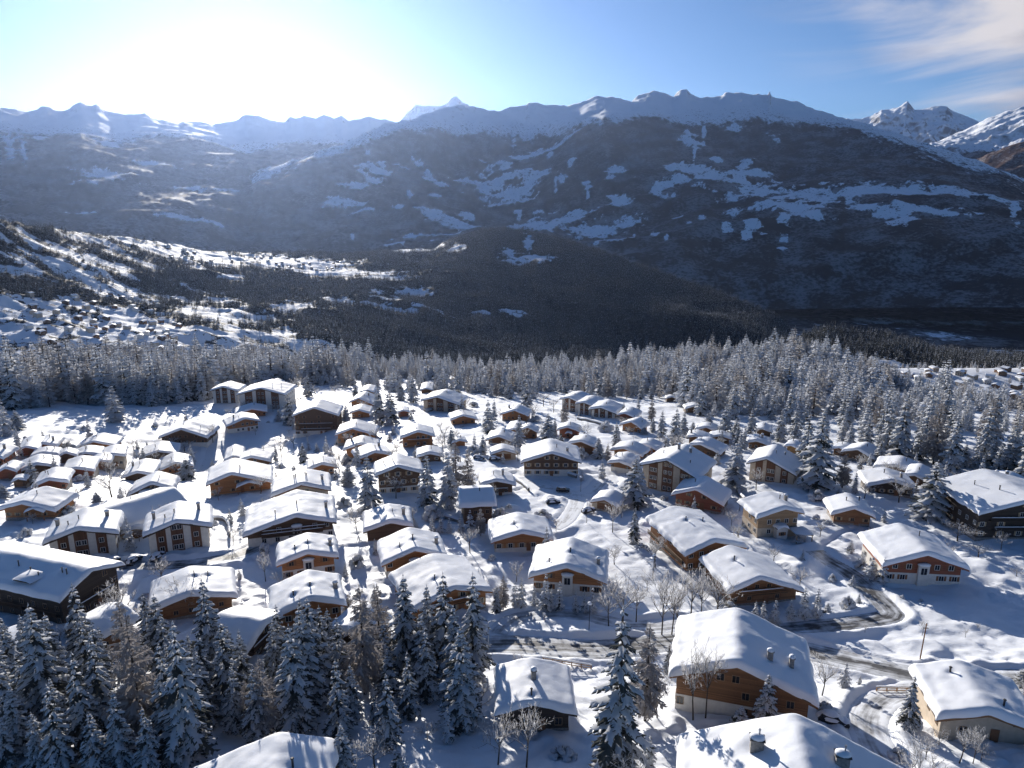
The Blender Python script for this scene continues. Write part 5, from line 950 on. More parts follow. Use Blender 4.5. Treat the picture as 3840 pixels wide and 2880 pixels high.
def spruce(seed,nlev,nb,ntw,rr=.17,snow=.8,droop=.55,zb=.06,lump=1.0,ndl='needles',sparse=0.0,smat='tree_snow',up=.12,power=.85,fat=1.0):
    rng=random.Random(seed); nd=TM(); sn=TM()
    for i in range(nlev):
        t=(i+rng.uniform(-.3,.3))/nlev; z=zb+(.985-zb)*max(0,t)**.92
        Lr=rr*max(.04,(1-t))**power*(1-.35*max(0,.16-t)/.16)
        n=max(3,int(nb*(1-.45*t)+rng.random())); a0=rng.uniform(0,6.28)
        for k in range(n):
            if rng.random()<sparse: continue
            a=a0+6.283*k/n+rng.uniform(-.3,.3); L=Lr*rng.uniform(.72,1.22)+.006
            dr=droop*(1.15-.75*t)*rng.uniform(.7,1.3); ca,sa=math.cos(a),math.sin(a); bend=rng.uniform(-.25,.25)
            def pt(s): 
                aa=a+bend*s*s; r=L*s; return (math.cos(aa)*r,math.sin(aa)*r,z+L*(up*s-dr*s**1.6+.12*dr*s**4))
            ss=(0,.3,.55,.8,1) if ntw>2 else (0,.5,1)
            P=[pt(s) for s in ss]
            wn=[(.10*L*(1-.7*s)+.003)*fat for s in ss]; nd.strip(P,wn,[-.02*L]*len(ss))
            has=rng.random()<snow
            if has:
                ws=[(.18*L+.010)*lump*rng.uniform(.7,1.3)*(1-.55*s) for s in ss]
                sn.strip([(p[0],p[1],p[2]+.004) for p in P[1:]],ws[1:],[w*.75 for w in ws[1:]])
            for j in range(ntw):
                s=.2+.75*(j+rng.random())/max(1,ntw); q=pt(s)
                for e in(-1,1):
                    aa=a+bend*s*s+e*rng.uniform(.6,1.1); tl=(.40*L*(1-.5*s)+.006)*rng.uniform(.7,1.3)
                    tip=(q[0]+math.cos(aa)*tl,q[1]+math.sin(aa)*tl,q[2]-tl*rng.uniform(.35,.8))
                    nd.diamond(q,tip,tl*.26,tl*.12)
                    if has and rng.random()<.95*snow:
                        f=rng.uniform(.7,1.0); ti=(q[0]+(tip[0]-q[0])*f,q[1]+(tip[1]-q[1])*f,q[2]+(tip[2]-q[2])*f+.003)
                        sn.lump((q[0],q[1],q[2]+.004),ti,tl*.24*lump,tl*.17*lump)
    sn.lump((-.004,0,.975),(.004,0,.975),.006,.03)
    tr=MB().tube((0,0,-.06),(0,0,.5),.013,.008,6,False).tube((0,0,.5),(0,0,.99),.008,.001,5,False)
    return [('trunk',tr.mesh('trunk',M['bark'])),('crown',nd.mesh('crown',M[ndl])),('crown_snow',sn.mesh('crown_snow',M[smat],True))]
def bare_tree(seed,limbs=7,sub=6,frost='frost',spread=.36,trunk=.26,dens=8):
    rng=random.Random(seed); tr=MB(); tw=TM(); sn=TM()
    def limb(p,d,L,r,lev):
        n=3; pts=[Vector(p)]; d=Vector(d).normalized()
        for i in range(n):
            d=(d+Vector((rng.uniform(-.22,.22),rng.uniform(-.22,.22),rng.uniform(-.05,.2)))).normalized(); pts.append(pts[-1]+d*L/n)
        for i in range(n): tr.tube(pts[i],pts[i+1],r*(1-.25*i),r*(1-.25*(i+1)),4 if lev<2 else 3,False)
        if lev<2: sn.strip([tuple(q+Vector((0,0,r*.9))) for q in pts],[r*.9]*4,[r*.6]*4)
        if lev>=2:
            for k in range(dens):
                q=pts[0].lerp(pts[-1],rng.uniform(.15,1)) ; e=Vector((rng.gauss(0,1),rng.gauss(0,1),rng.gauss(.35,.7))).normalized()*rng.uniform(.03,.075)+d*.03
                tw.diamond(tuple(q),tuple(q+e),.0042,.0)
                e2=e*.6+Vector((rng.uniform(-.03,.03),rng.uniform(-.03,.03),rng.uniform(-.01,.03))); q2=q+e*.5
                tw.diamond(tuple(q2),tuple(q2+e2),.0032,.0)
            return
        for k in range(sub):
            s=rng.uniform(.25,1); q=pts[0].lerp(pts[1],s*3) if s<.33 else pts[1].lerp(pts[2],(s-.33)*3) if s<.66 else pts[2].lerp(pts[3],min(1,(s-.66)*3))
            side=Vector((rng.gauss(0,1),rng.gauss(0,1),rng.gauss(.25,.5))).normalized()
            limb(q,d*.75+side*.8,L*rng.uniform(.42,.62),r*.5,lev+1)
    base=(0,0,-.05); top=Vector((rng.uniform(-.03,.03),rng.uniform(-.03,.03),trunk))
    tr.tube(base,top,.016,.012,6,False); tr.tube(top,top+Vector((.01,0,.35)),.012,.005,5,False)
    for k in range(limbs):
        a=6.283*k/limbs+rng.uniform(-.4,.4); s=rng.uniform(.0,.75); q=top*(1-.0)+Vector((.01,0,.35))*s
        limb(q,(math.cos(a)*spread*2.2*(1-.5*s),math.sin(a)*spread*2.2*(1-.5*s),1),(1-trunk)*rng.uniform(.52,.7)*(1-.3*s),.008*(1-.3*s),1)
    return [('trunk',tr.mesh('trunk',M['bark'])),('twigs',tw.mesh('twigs',M[frost])),('branch_snow',sn.mesh('branch_snow',M['tree_snow'],True))]
def bush(seed):
    rng=random.Random(seed); tw=TM(); sn=MB()
    for k in range(150):
        a=rng.uniform(0,6.28); e=rng.uniform(.15,1.45); r=rng.uniform(.7,1.05); q=(math.cos(a)*math.cos(e)*r,math.sin(a)*math.cos(e)*r,math.sin(e)*r)
        tw.diamond((q[0]*.2,q[1]*.2,q[2]*.15),q,.03,.02)
    for k in range(26):
        a=rng.uniform(0,6.28); e=rng.uniform(.05,1.5); r=rng.uniform(.6,.92); w=rng.uniform(.16,.34)
        sn.blob((math.cos(a)*math.cos(e)*r,math.sin(a)*math.cos(e)*r,math.sin(e)*r*.9-.1),w,w*rng.uniform(.7,1.2),w*.7,rng,7,3,.2,-.3)
    return [('twigs',tw.mesh('twigs',M['needles_frost'])),('snow_cover',sn.mesh('snow_cover',M['tree_snow'],True))]
KIT={'hi':[spruce(i,22,7,6,.17,.9,.72) for i in range(4)]+[spruce(40+i,20,6,6,.15,.8,.9) for i in range(3)],
 'mid':[spruce(10+i,17,7,3,.17,.85,lump=1.25) for i in range(4)]+[spruce(60+i,16,7,3,.16,.95,lump=1.5,ndl='needles_frost') for i in range(2)],
 'young':[spruce(20+i,11,6,3,.25,.95,.45,.03,1.55) for i in range(3)],
 'larch':[spruce(30+i,24,7,5,.16,.35,.25,.12,.6,'frost_brown',.25,'frost',.25,.7) for i in range(3)],
 'bare':[bare_tree(50+i) for i in range(4)],'bush':[bush(70+i) for i in range(4)]}
HAS_LABEL={}
def put_tree(name,kit,x,y,H,R,rng,refr,dz=-.15,zg=None):
    """a tree = an empty at its foot carrying linked copies of the shared part meshes"""
    o=empty(name,(x,y,(gz(x,y) if zg is None else zg)+dz),rng.uniform(0,6.283)); o.scale=(R/refr,R/refr,H)
    for n,m in kit:
        c=obj(n,m,o)
        if n!='trunk': c['kind']='stuff'
    return o
LAND=[(h[0],h[1],h[2]) for h in HOUSES]
SHORT={'a1':'the dark chalet by the meadow','a3':'the big dark apartment block','a5':'the chalet atop the steep lane','a6':'the wide dark brown chalet','a8':'the chalet edging the meadow','a11':'the wide low left-cluster chalet','a17':'the rounded snow roof at left','a20':'the small orange chalet by the lane','a22':'the double-porched chalet','a23':'the lean-to porch chalet','a25':'the left white panelled block','a26':'the right white panelled block','a27':'the orange log chalet','b3':'the stacked orange chalets','b5':'the tallest dark balcony chalet','b6':'the three stepping orange chalets','b9':'the glazed-gable chalet','b10':'the beige apartment house','b12':'the orange terrace chalet','b15':'the brown chalet with garage','b17':'the annexed orange chalet','b18':'the dark chalet with steps','b19':'the beige plaster chalet','b20':'the widest oriel chalet','b21':'the shadowed dark chalet','b22':'the orange oriel chalet','b23':'the steep A-frame roof','b25':'the orange chalet under the A-frame','c1b':'the three stepped gables','c4':'the red-brown porch chalet','c8':'the large forecourt house','c12':'the tall-pillared house','c13':'the square red log chalet','c14':'the long orange chalet','c15':'the carport chalet','c21':'the brown and beige block','c22':'the hut by the court','d3':'the forest-edge roofs at right','d5':'the broad dark chalet at right','d7':'the neat brown log chalet','d8':'the huge right-edge chalet','d10':'the white-oriel chalet by the bend','e1':'the long dark left-edge block','e2':'the wide roof behind spruces','e4':'the shaded roof by the road','e6':'the bottom-edge roof','f2':'the chalet nearest the road','f3':'the snow-heavy chalet','f5':'the black log cabin','g1':'the glazed oriel chalet','g2':'the large near chalet','g4':'the brown roadside chalet','g3':'the bottom-right roof','h1':'the cream-walled driveway chalet'}
LANDM=[(SHORT[h[0]],h[1],h[2]) for h in HOUSES if h[0] in SHORT]
USED={}
def tree_label(kind,x,y,H):
    ref,hx,hy=min(LANDM,key=lambda l:(l[1]-x)**2+(l[2]-y)**2)
    d=math.hypot(hx,hy); lat=((x-hx)*hy-(y-hy)*hx)/d; rad=((x-hx)*hx+(y-hy)*hy)/d
    rel=('right of' if lat>0 else 'left of') if abs(lat)>abs(rad) else ('behind' if rad>0 else 'in front of')
    USED.setdefault((kind,rel,ref),[]).append(None); return (kind,rel,ref)
ORD=['']+[w+' ' for w in 'second third fourth fifth sixth seventh eighth ninth tenth eleventh twelfth thirteenth fourteenth fifteenth sixteenth seventeenth eighteenth nineteenth twentieth'.split()]
def name_all(items):
    """items (object, key, height): tallest first inside each key so that every label points at one tree"""
    by={}
    for o,k,H in items: by.setdefault(k,[]).append((H,o))
    for (kind,rel,ref),v in by.items():
        v.sort(key=lambda t:-t[0])
        for i,(H,o) in enumerate(v):
            o['label']='%s %s %s'%(kind,rel,ref) if len(v)==1 else '%stallest %s %s %s'%(ORD[min(i,19)],kind,rel,ref)
BUILT=[]; TXY=[]
def build_trees():
    rng=random.Random(5); items=[]
    spec=dict(s=('spruce','snow-laden spruce'),y=('young_spruce','young snow-covered spruce'),l=('larch','frosted brown larch'),d=('bare_tree','leafless frosted tree'),b=('bush','snow-buried bush'))
    for it in TREES.split(';'):
        k,x,y,H,R=it.split(); x,y,H,R=map(float,(x,y,H,R)); D=math.hypot(x,y)
        nm,lab=spec[k]; H=max(H,.8)
        if k=='s': kit=rng.choice(KIT['hi'] if D<175 else KIT['mid'][:5] if D<330 else KIT['mid']); rf=.19; H=max(H,2.0)
        elif k=='y': kit=rng.choice(KIT['young']); rf=.26
        elif k=='l': kit=rng.choice(KIT['larch']); rf=.17
        elif k=='d': kit=rng.choice(KIT['bare']); rf=.30
        else: kit=rng.choice(KIT['bush']); rf=1.0
        o=put_tree(nm,kit,x,y,H,max(R,.2*H if k!='b' else R)*((1.14 if D<135 else 1.22) if k=='s' else 1),rng,rf)
        tag(o,None,nm.replace('_',' '),{'s':'spruces standing in the village','y':'young spruces in the gardens','l':'larches among the spruces','d':'leafless trees along lanes and gardens','b':'snow-buried bushes in the gardens'}[k])
        items.append((o,tree_label(lab,x,y,H),H)); TXY.append((x,y,R))
    # more shrubs and small trees in the gardens, close to the houses
    nsp=0
    for h in HOUSES:
        if h[0] in('c22','c22b','a29','e5','a30'): continue
        for k in range(rng.choice((3,4,4,5,6))):
            a=rng.uniform(0,6.283); r=max(h[5]+h[6],h[8])*.6+rng.uniform(1.5,5); c=math.cos(-R_(h[4])); s=math.sin(-R_(h[4]))
            x=h[1]-s*h[8]*.4+math.cos(a)*r; y=h[2]+c*h[8]*.4+math.sin(a)*r
            if any(road_dist(np.array([x]),np.array([y]),C)[0]<w/2+2 for n,w,s_,C in RC): continue
            if any(math.hypot(x-g[1]+math.sin(-R_(g[4]))*g[8]*.4,y-g[2]-math.cos(-R_(g[4]))*g[8]*.4)<max(g[5]+g[6],g[8])*.58 for g in HOUSES): continue
            if any((x-t[0])**2+(y-t[1])**2<9 for t in TXY): continue
            kd=rng.choice('bbddddyss' if nsp<52 else 'bbddddy'); nm,lab=spec[kd]; nsp+=kd=='s'
            if kd=='b': H=rng.uniform(1.0,1.9); R=rng.uniform(1.0,2.0); kit=rng.choice(KIT['bush']); rf=1.
            elif kd=='d': H=rng.uniform(3,8.5); R=H*.40; kit=rng.choice(KIT['bare']); rf=.30
            elif kd=='s': H=rng.uniform(6,12); R=H*.2; kit=rng.choice(KIT['mid']); rf=.19
            else: H=rng.uniform(2.5,5.5); R=H*.24; kit=rng.choice(KIT['young']); rf=.26
            o=put_tree(nm,kit,x,y,H,R,rng,rf); tag(o,None,nm.replace('_',' '),{'s':'spruces standing in the village','y':'young spruces in the gardens','d':'leafless trees along lanes and gardens','b':'snow-buried bushes in the gardens'}[kd])
            items.append((o,tree_label(lab,x,y,H),H)); TXY.append((x,y,R))
    name_all(items)
build_trees()
# ------------------------------------------------------------------ the woods round the village
def inside(x,y,poly):
    r=np.zeros(x.shape,bool); n=len(poly)
    for i in range(n):
        (ax,ay),(bx,by)=poly[i],poly[(i+1)%n]
        c=((ay>y)!=(by>y)); r^=c&(x<(bx-ax)*(y-ay)/((by-ay) or 1e-9)+ax)
    return r
def scatter_points():
    rs=np.random.RandomState(3); out=[]
    polys=[p for _,p in FORESTS]+[[(110,470),(200,440),(245,440),(330,600),(350,700),(330,800),(180,800),(90,640)],[(-420,520),(-190,500),(-180,600),(60,575),(150,545),(120,700),(-420,800)]]
    polys.append([(175,300),(235,300),(300,330),(315,400),(265,440),(215,440),(190,380)])
    polys.append([(250,345),(340,340),(420,450),(640,760),(430,770),(300,560)])
    for ip,pl in enumerate(polys):
        P=np.array(pl,float); lo=P.min(0); hi=P.max(0); cell=6.4 if ip==0 else 10.2
        gx,gy=np.meshgrid(np.arange(lo[0],hi[0],cell),np.arange(lo[1],hi[1],cell)); x=(gx+rs.uniform(-.45,.45,gx.shape)*cell).ravel(); y=(gy+rs.uniform(-.45,.45,gy.shape)*cell).ravel()
        ok=inside(x,y,pl)&(fbm(x/28,y/28,3,88)>-.3)
        x=x[ok]; y=y[ok]
        keep=np.ones(len(x),bool)
        for n,w,s,C in RC: keep&=road_dist(x,y,C)>w/2+3
        for h in HOUSES:
            keep&=np.hypot(x-h[1],y-h[2]-h[8]/2)>max(h[8],h[5]+h[6])*.62+2
        out.append(np.stack([x[keep],y[keep]],1))
    q=np.concatenate(out); q=q[np.argsort(np.hypot(q[:,0],q[:,1]))]
    # drop points that two areas share
    k=np.round(q/3.5).astype(int); _,ix=np.unique(k[:,0]*100003+k[:,1],return_index=True); return q[np.sort(ix)]
def stuff_trees(name,pts,scales,kits,label,seed):
    """one object: the uncountable rest of a wood, low trees set on a cloud of points"""
    src=[]
    for i,kit in enumerate(kits):
        v=[];f=[];mi=[];mats=[]
        for n,m in kit:
            b=len(v); v+=[tuple(q.co) for q in m.vertices]
            for p in m.polygons: f.append(tuple(b+j for j in p.vertices)); mi.append(len(mats))
            mats.append(m.materials[0])
        me=bpy.data.meshes.new(name+'_tree'); me.from_pydata(v,[],f)
        for m_ in mats: me.materials.append(m_)
        me.polygons.foreach_set('material_index',mi); me.update()
        so=bpy.data.objects.new(name+'_tree',me); src.append(so)
    me=bpy.data.meshes.new(name); me.from_pydata([tuple(p) for p in pts],[],[])
    rs=np.random.RandomState(seed); n=len(pts)
    a=me.attributes.new('sc','FLOAT_VECTOR','POINT'); a.data.foreach_set('vector',np.asarray(scales,np.float32).reshape(-1))
    a=me.attributes.new('rot','FLOAT','POINT'); a.data.foreach_set('value',rs.uniform(0,6.283,n).astype(np.float32))
    a=me.attributes.new('which','INT','POINT'); a.data.foreach_set('value',rs.randint(0,len(src),n).astype(np.int32))
    o=obj(name,me); ng=bpy.data.node_groups.new(name,'GeometryNodeTree')
    ng.interface.new_socket('Geometry',in_out='INPUT',socket_type='NodeSocketGeometry'); ng.interface.new_socket('Geometry',in_out='OUTPUT',socket_type='NodeSocketGeometry')
    N=ng.nodes.new; K=ng.links.new; gi=N('NodeGroupInput'); go=N('NodeGroupOutput'); jn=N('GeometryNodeJoinGeometry')
    w=N('GeometryNodeInputNamedAttribute'); w.data_type='INT'; w.inputs['Name'].default_value='which'
    sc=N('GeometryNodeInputNamedAttribute'); sc.data_type='FLOAT_VECTOR'; sc.inputs['Name'].default_value='sc'
    ro=N('GeometryNodeInputNamedAttribute'); ro.data_type='FLOAT'; ro.inputs['Name'].default_value='rot'
    cb=N('ShaderNodeCombineXYZ'); K(ro.outputs['Attribute'],cb.inputs[2])
    for i,so in enumerate(src):
        ip=N('GeometryNodeInstanceOnPoints'); oi=N('GeometryNodeObjectInfo'); oi.inputs[0].default_value=so; oi.inputs['As Instance'].default_value=True
        cm=N('FunctionNodeCompare'); cm.data_type='INT'; cm.operation='EQUAL'; K(w.outputs['Attribute'],cm.inputs[2]); cm.inputs[3].default_value=i
        K(gi.outputs[0],ip.inputs['Points']); K(cm.outputs[0],ip.inputs['Selection']); K(oi.outputs['Geometry'],ip.inputs['Instance'])
        K(cb.outputs[0],ip.inputs['Rotation']); K(sc.outputs['Attribute'],ip.inputs['Scale']); K(ip.outputs[0],jn.inputs[0])
    K(jn.outputs[0],go.inputs[0]); md=o.modifiers.new('trees','NODES'); md.node_group=ng
    tag(o,label,'forest',kind='stuff'); return o
LOW=[spruce(80+i,15,7,2,.19,.97,lump=1.6,ndl='needles_frost') for i in range(2)]+[spruce(90+i,15,7,2,.18,.97,lump=1.7,ndl='frost_brown') for i in range(2)]+[spruce(84,15,7,2,.18,.95,lump=1.5)]+[spruce(95+i,14,7,1,.17,.8,.3,.1,1.5,'frost_brown',.05,'frost') for i in range(2)]
TINY=[spruce(101+i,6,6,0,.24,.16,lump=1.3,fat=2.6) for i in range(3)]
def side_of(x): return 'left' if x<-150 else 'right' if x>95 else 'middle'
def build_woods():
    q=scatter_points(); rs=np.random.RandomState(8); rng=random.Random(9)
    quota=dict(left=26,middle=42,right=55); taken=np.array([(t[0],t[1]) for t in TXY]); far=[];sc=[]
    ZG=ground_z(q[:,0],q[:,1])
    for (x,y),zg in zip(q,ZG):
        H=float(np.clip(rs.normal(14.3,3.9)*(1+.22*float(fbm(np.array(x/45),np.array(y/45),2,66))),6,26)); D=math.hypot(x,y)
        if side_of(x)=='left': H*=1.62
        elif side_of(x)=='right': H*=.72 if x>205 and y<445 else 1.2
        if D<380 and np.min(np.hypot(taken[:,0]-x,taken[:,1]-y))<3.5: continue
        side='left' if x<-150 else 'right' if x>95 else 'middle'
        if quota[side]>0:
            quota[side]-=1; lar=rng.random()<.16; kit=rng.choice(KIT['larch'] if lar else KIT['mid'])
            nm='larch' if lar else 'spruce'; o=put_tree(nm,kit,x,y,H,H*rng.uniform(.2,.25),rng,.17 if lar else .19,zg=float(zg))
            tag(o,'%s in the front rows of the %s stretch of the forest edge'%('frosted larch' if lar else 'snowy spruce',side),nm,'%s trees of the forest edge, %s'%(nm,side))
        else: far.append((x,y,float(zg)-.3)); sc.append((H*rng.uniform(1.25,1.75),)*2+(H,))
    sc=[(a,b,c) for a,b,c in sc]
    for k in range(420):
        x=rs.uniform(330,1050); y=rs.uniform(700,1330)
        if any((x-a)**2+(y-b)**2<90 for a,b in TERRACE): continue
        H=rs.uniform(7,17); far.append((x,y,gz(x,y)-.3)); sc.append((H*1.25,H*1.25,H))
    stuff_trees('forest',far,sc,LOW,'dense frosted conifer forest below and behind the village',4)
    # trees on the hillside across the dip and on the knoll
    for key,cnt,lab in(('hillside',60000,'dark conifer woods covering the hillside across the dip'),('dark_knoll',7000,'dark pine wood on the low knoll beyond the forest')):
        S=FAR[key]; nr,nc=S['Z'].shape; 
        # spread by ground area
        dA=np.maximum(np.gradient(S['d'],axis=0),1)*S['d']; pr=(dA*(S['so']<.30)*(S['t']>.12)).ravel(); pr/=pr.sum()
        ii=rs.choice(nr*nc,cnt,p=pr); r=ii//nc; c=ii%nc
        fr=np.clip(r+rs.uniform(-.5,.5,cnt),0,nr-1.001); fc=np.clip(c+rs.uniform(-.5,.5,cnt),0,nc-1.001); r0=fr.astype(int); c0=fc.astype(int); u=fr-r0; v=fc-c0
        g=lambda a:(a[r0,c0]*(1-u)+a[r0+1,c0]*u)*(1-v)+(a[r0,c0+1]*(1-u)+a[r0+1,c0+1]*u)*v
        P=np.stack([g(S['X']),g(S['Y']),g(S['Z'])-.5],1); H=np.clip(rs.normal(17,4,cnt),8,28); W=H*rs.uniform(1.1,1.6,cnt)
        stuff_trees(key+'_woods',P,np.stack([W,W,H],1),TINY,lab,6)
build_woods()
# ------------------------------------------------------------------ hamlets beyond the forest
def hamlets():
    rng=random.Random(12)
    kit=[]
    for i in range(4):
        w=rng.uniform(4.6,6.5); l=rng.uniform(9,13); hh=rng.uniform(4.6,7.5); p=.38
        wl=MB().prism([(-w,-4),(w,-4),(w,hh),(0,hh+p*w),(-w,hh)],0,l).mesh('wall',M[('plaster','w_brown','beige','w_dark')[i]])
        rf=MB().prism([(-w-.9,hh-p*.9),(0,hh+p*w),(w+.9,hh-p*.9),(w+.9,hh-p*.9+.25),(0,hh+p*w+.25),(-w-.9,hh-p*.9+.25)],-.9,l+.9).mesh('roof',M['roof'])
        xs,ys,X,Y,Z=roof_snow_mesh(w+.9,w+.9,p,l+1.8,hh+p*w,.6,i,[],2.5,.9); sn=grid_mesh('roof_snow',X,Y,Z,M['roof_snow'])
        wn=MB()
        pn=[]
        for k in range(int(hh/2.7)):
            for q in(-.55,0,.55): pn.append((q*w,.9+k*2.7))
        kit.append((wl,rf,sn,pn))
    def house(x,y,z,lab,grp,windows):
        k=kit[rng.randrange(4)]; o=empty('house',(x,y,z),rng.uniform(-.9,.9)); tag(o,lab,'house',grp)
        obj('wall',k[0],o); r=obj('roof',k[1],o); obj('roof_snow',k[2],r)
        if windows:
            for q,zz in k[3]:
                a,b=window_meshes(1.2,1.4,'frame'); obj('pane',b,obj('window',a,o,(q,-.004,zz)))
    zz=ground_z(np.array([t[0] for t in TERRACE],float),np.array([t[1] for t in TERRACE],float))
    for (x,y),z in zip(TERRACE,zz): house(x,y,float(z),'small snow-roofed house of the hamlet on the terrace beyond the forest','houses of the terrace hamlet',True)
    S=FAR['hillside']; rs=np.random.RandomState(21)
    AA=np.repeat(S['A'][None],S['Z'].shape[0],0)
    for cnt,a0,a1,t0,t1,lab,grp in((60,-35,-25,.25,.62,'tiny house of the village in the open fields low on the left hillside','houses of the lower hillside village'),(55,-26,-9,.80,.97,'tiny house of the sunlit village along the hillside crest','houses of the crest village')):
        m=((S['so']>.35)&(AA>a0)&(AA<a1)&(S['t']>t0)&(S['t']<t1)).ravel(); ix=np.nonzero(m)[0]; got=[]
        for i in rs.permutation(ix):
            x,y=S['X'].ravel()[i],S['Y'].ravel()[i]
            if all((x-a)**2+(y-b)**2>420 for a,b in got):
                got.append((x,y)); house(float(x),float(y),float(S['Z'].ravel()[i]),lab,grp,False)
            if len(got)>=cnt: break
hamlets()
# ------------------------------------------------------------------ cars, lamps, fences, walls
def car(x,y,rz,paint,snow,label):
    rng=random.Random(int(x*10)); z=float(H0(x,y))+.08; o=empty('car',(x,y,z),rz); tag(o,label,'car')
    pr=[(-2.15,.35),(2.15,.35),(2.2,.75),(2.0,.95),(1.15,1.05),(.55,1.55),(-1.6,1.6),(-2.1,1.05),(-2.2,.7)]
    b=MB(); n=len(pr)
    for k,(yy,sc) in enumerate(((-.88,.96),(-.8,1),(.8,1),(.88,.96))):
        for px,pz in pr: b.v.append((px*sc,yy if pz<1.1 else yy*.84,.35+(pz-.35)*sc))
    for k in range(3):
        for i in range(n):
            j=(i+1)%n; b.f.append((k*n+i,(k+1)*n+i,(k+1)*n+j,k*n+j))
    b.f.append(tuple(range(n))); b.f.append(tuple(3*n+i for i in reversed(range(n)))); b.part('body',M[paint],o)
    for s in(-1,1):
        MB().prism([(-1.75,1.1),(.78,1.1),(.45,1.5),(-1.5,1.52)],s*.755-.01*s,s*.80).part('side_window',M['glass'],o)
        for wx in(-1.35,1.35):
            w=MB().tube((wx,s*.66,.33),(wx,s*.9,.33),.34,.34,14).part('wheel',M['tyre'],o); MB().tube((wx,s*.9,.33),(wx,s*.915,.33),.2,.2,10).part('rim',M['steel'],w)
        MB().box(2.12,2.2,s*.6-.16,s*.6+.16,.68,.84).part('headlight',M['steel'],o)
    MB().box(.62,1.1,-.62,.62,1.1,1.13).part('windscreen',M['glass'],o)
    if snow>0:
        s=MB().blob((-.5,0,1.5),1.35,.82,.18+.35*snow,rng,14,5,.05,-.1)
        if snow>.5: s.blob((1.5,0,.85),.85,.9,.45,rng,12,4,.06,-.2).blob((-.4,0,1.0),2.1,1.0,.7,rng,16,4,.05,-.2)
        s.part('snow_cover',M['roof_snow'],o,True)
car(*SPOTS['suv'],R_(-8),'carblack',.25,'dark estate car parked on the cleared forecourt of the large house')
CL=['car buried under a mound of snow by the forecourt lane garage','half-buried car at the near rim of the forecourt','pale car under the wooden carport','leftmost snow-covered car on the parking lane below the white blocks','middle snow-covered car on the parking lane below the white blocks','rightmost snow-covered car on the parking lane below the white blocks','left of two snowed-in cars below the central garage','right of two snowed-in cars below the central garage','vehicle wrapped in deep snow beside the driveway of the large near chalet']
for (x,y),l,a in zip(SPOTS['snowcar'],CL,(35,10,80,75,80,85,5,5,-20)): car(x,y,R_(a),'carwhite' if 'pale' in l else 'carblack',1 if 'pale' not in l else .1,l)
def lamp(x,y,H,label,globe):
    rng=random.Random(int(x*7)); o=empty('street_lamp',(x,y,gz(x,y)-.1)); tag(o,label,'street lamp')
    MB().tube((0,0,-.5),(0,0,H),.075,.05,8).part('pole',M['metal'] if globe else M['steel'],o)
    if globe:
        MB().tube((0,0,H),(0,0,H+.14),.28,.34,12).part('lamp_head',M['metal'],o); MB().blob((0,0,H+.15),.42,.42,.42,rng,12,5,.05,-.2).part('snow_cap',M['roof_snow'],o,True)
    else:
        a=MB().tube((0,0,H),(.5,0,H+.35),.045,.04,6).tube((.5,0,H+.35),(1.1,0,H+.35),.04,.04,6).part('arm',M['steel'],o)
        MB().box(.85,1.5,-.14,.14,H+.24,H+.34).part('lamp_head',M['steel'],o); MB().blob((1.17,0,H+.35),.36,.16,.14,rng,8,3,.1,0).part('snow_cap',M['roof_snow'],o,True)
LL=[('street lamp with round snow cap beside the village road',True,5.6),('street lamp with curved arm beside the row of near spruces',False,6.2),('tall street lamp at the fork of the forecourt lane',True,6.6),('street lamp below the three stepped apartment gables',False,6),('street lamp by the lane under the bright orange chalet',False,5.5),('thin lamp post left of the long orange chalet',True,4.6),('thin lamp post behind the dark parked car',True,5),('tall mast in front of the three stepped apartment gables',False,16)]
for (x,y),(l,g,H) in zip(SPOTS['lamp'],LL): lamp(x,y,H,l,g)
x,y=SPOTS['pole']; o=empty('utility_pole',(x,y,gz(x,y)-.2)); tag(o,'leaning wooden pole on the snow bank above the village road','pole')
MB().tube((0,0,-.6),(.35,.2,7.4),.12,.09,8).part('mast',M['w_brown'],o); MB().blob((.35,.2,7.38),.13,.13,.16,random.Random(1),8,3,.1,0).part('snow_cap',M['roof_snow'],o,True); MB().box(-.05,.75,.12,.24,6.3,6.42).part('crossbar',M['metal'],o)
x,y=SPOTS['sign']; o=empty('marker_post',(x,y,gz(x,y)-.1)); tag(o,'small snow-capped marker post on the island between lane and road','post')
MB().tube((0,0,-.4),(0,0,1.7),.06,.05,6).part('post',M['w_brown'],o); MB().box(-.3,.3,-.04,.04,1.1,1.6).part('plate',M['greysign'],o); MB().blob((0,0,1.7),.3,.2,.25,random.Random(2),8,3,.1,-.2).part('snow_cap',M['roof_snow'],o,True)
def fence(pts,label,n):
    (ax,ay),(bx,by)=pts; L=math.hypot(bx-ax,by-ay); rz=math.atan2(by-ay,bx-ax); z=max(gz(ax,ay),gz(bx,by))-.1
    o=empty('fence',(ax,ay,z),rz); tag(o,label,'fence'); rng=random.Random(3)
    for i in range(n+1): MB().box(L*i/n-.08,L*i/n+.08,-.08,.08,-1.2,1.05).part('post',M['w_brown'],o)
    for zz in(.35,.8):
        MB().box(-.2,L+.2,-.13,-.083,zz,zz+.16).part('rail',M['w_tan'],o)
    b=MB(); snow_strip(b,-.2,L+.2,-.17,.1,1.05,.16,rng); b.part('snow_strip',M['roof_snow'],o,True)
fence(SPOTS['fenceA'],'snow-topped timber fence along the near side of the village road',5)
fence(SPOTS['fenceB'],'snow-topped rail fence between the driveway and the village road',5)
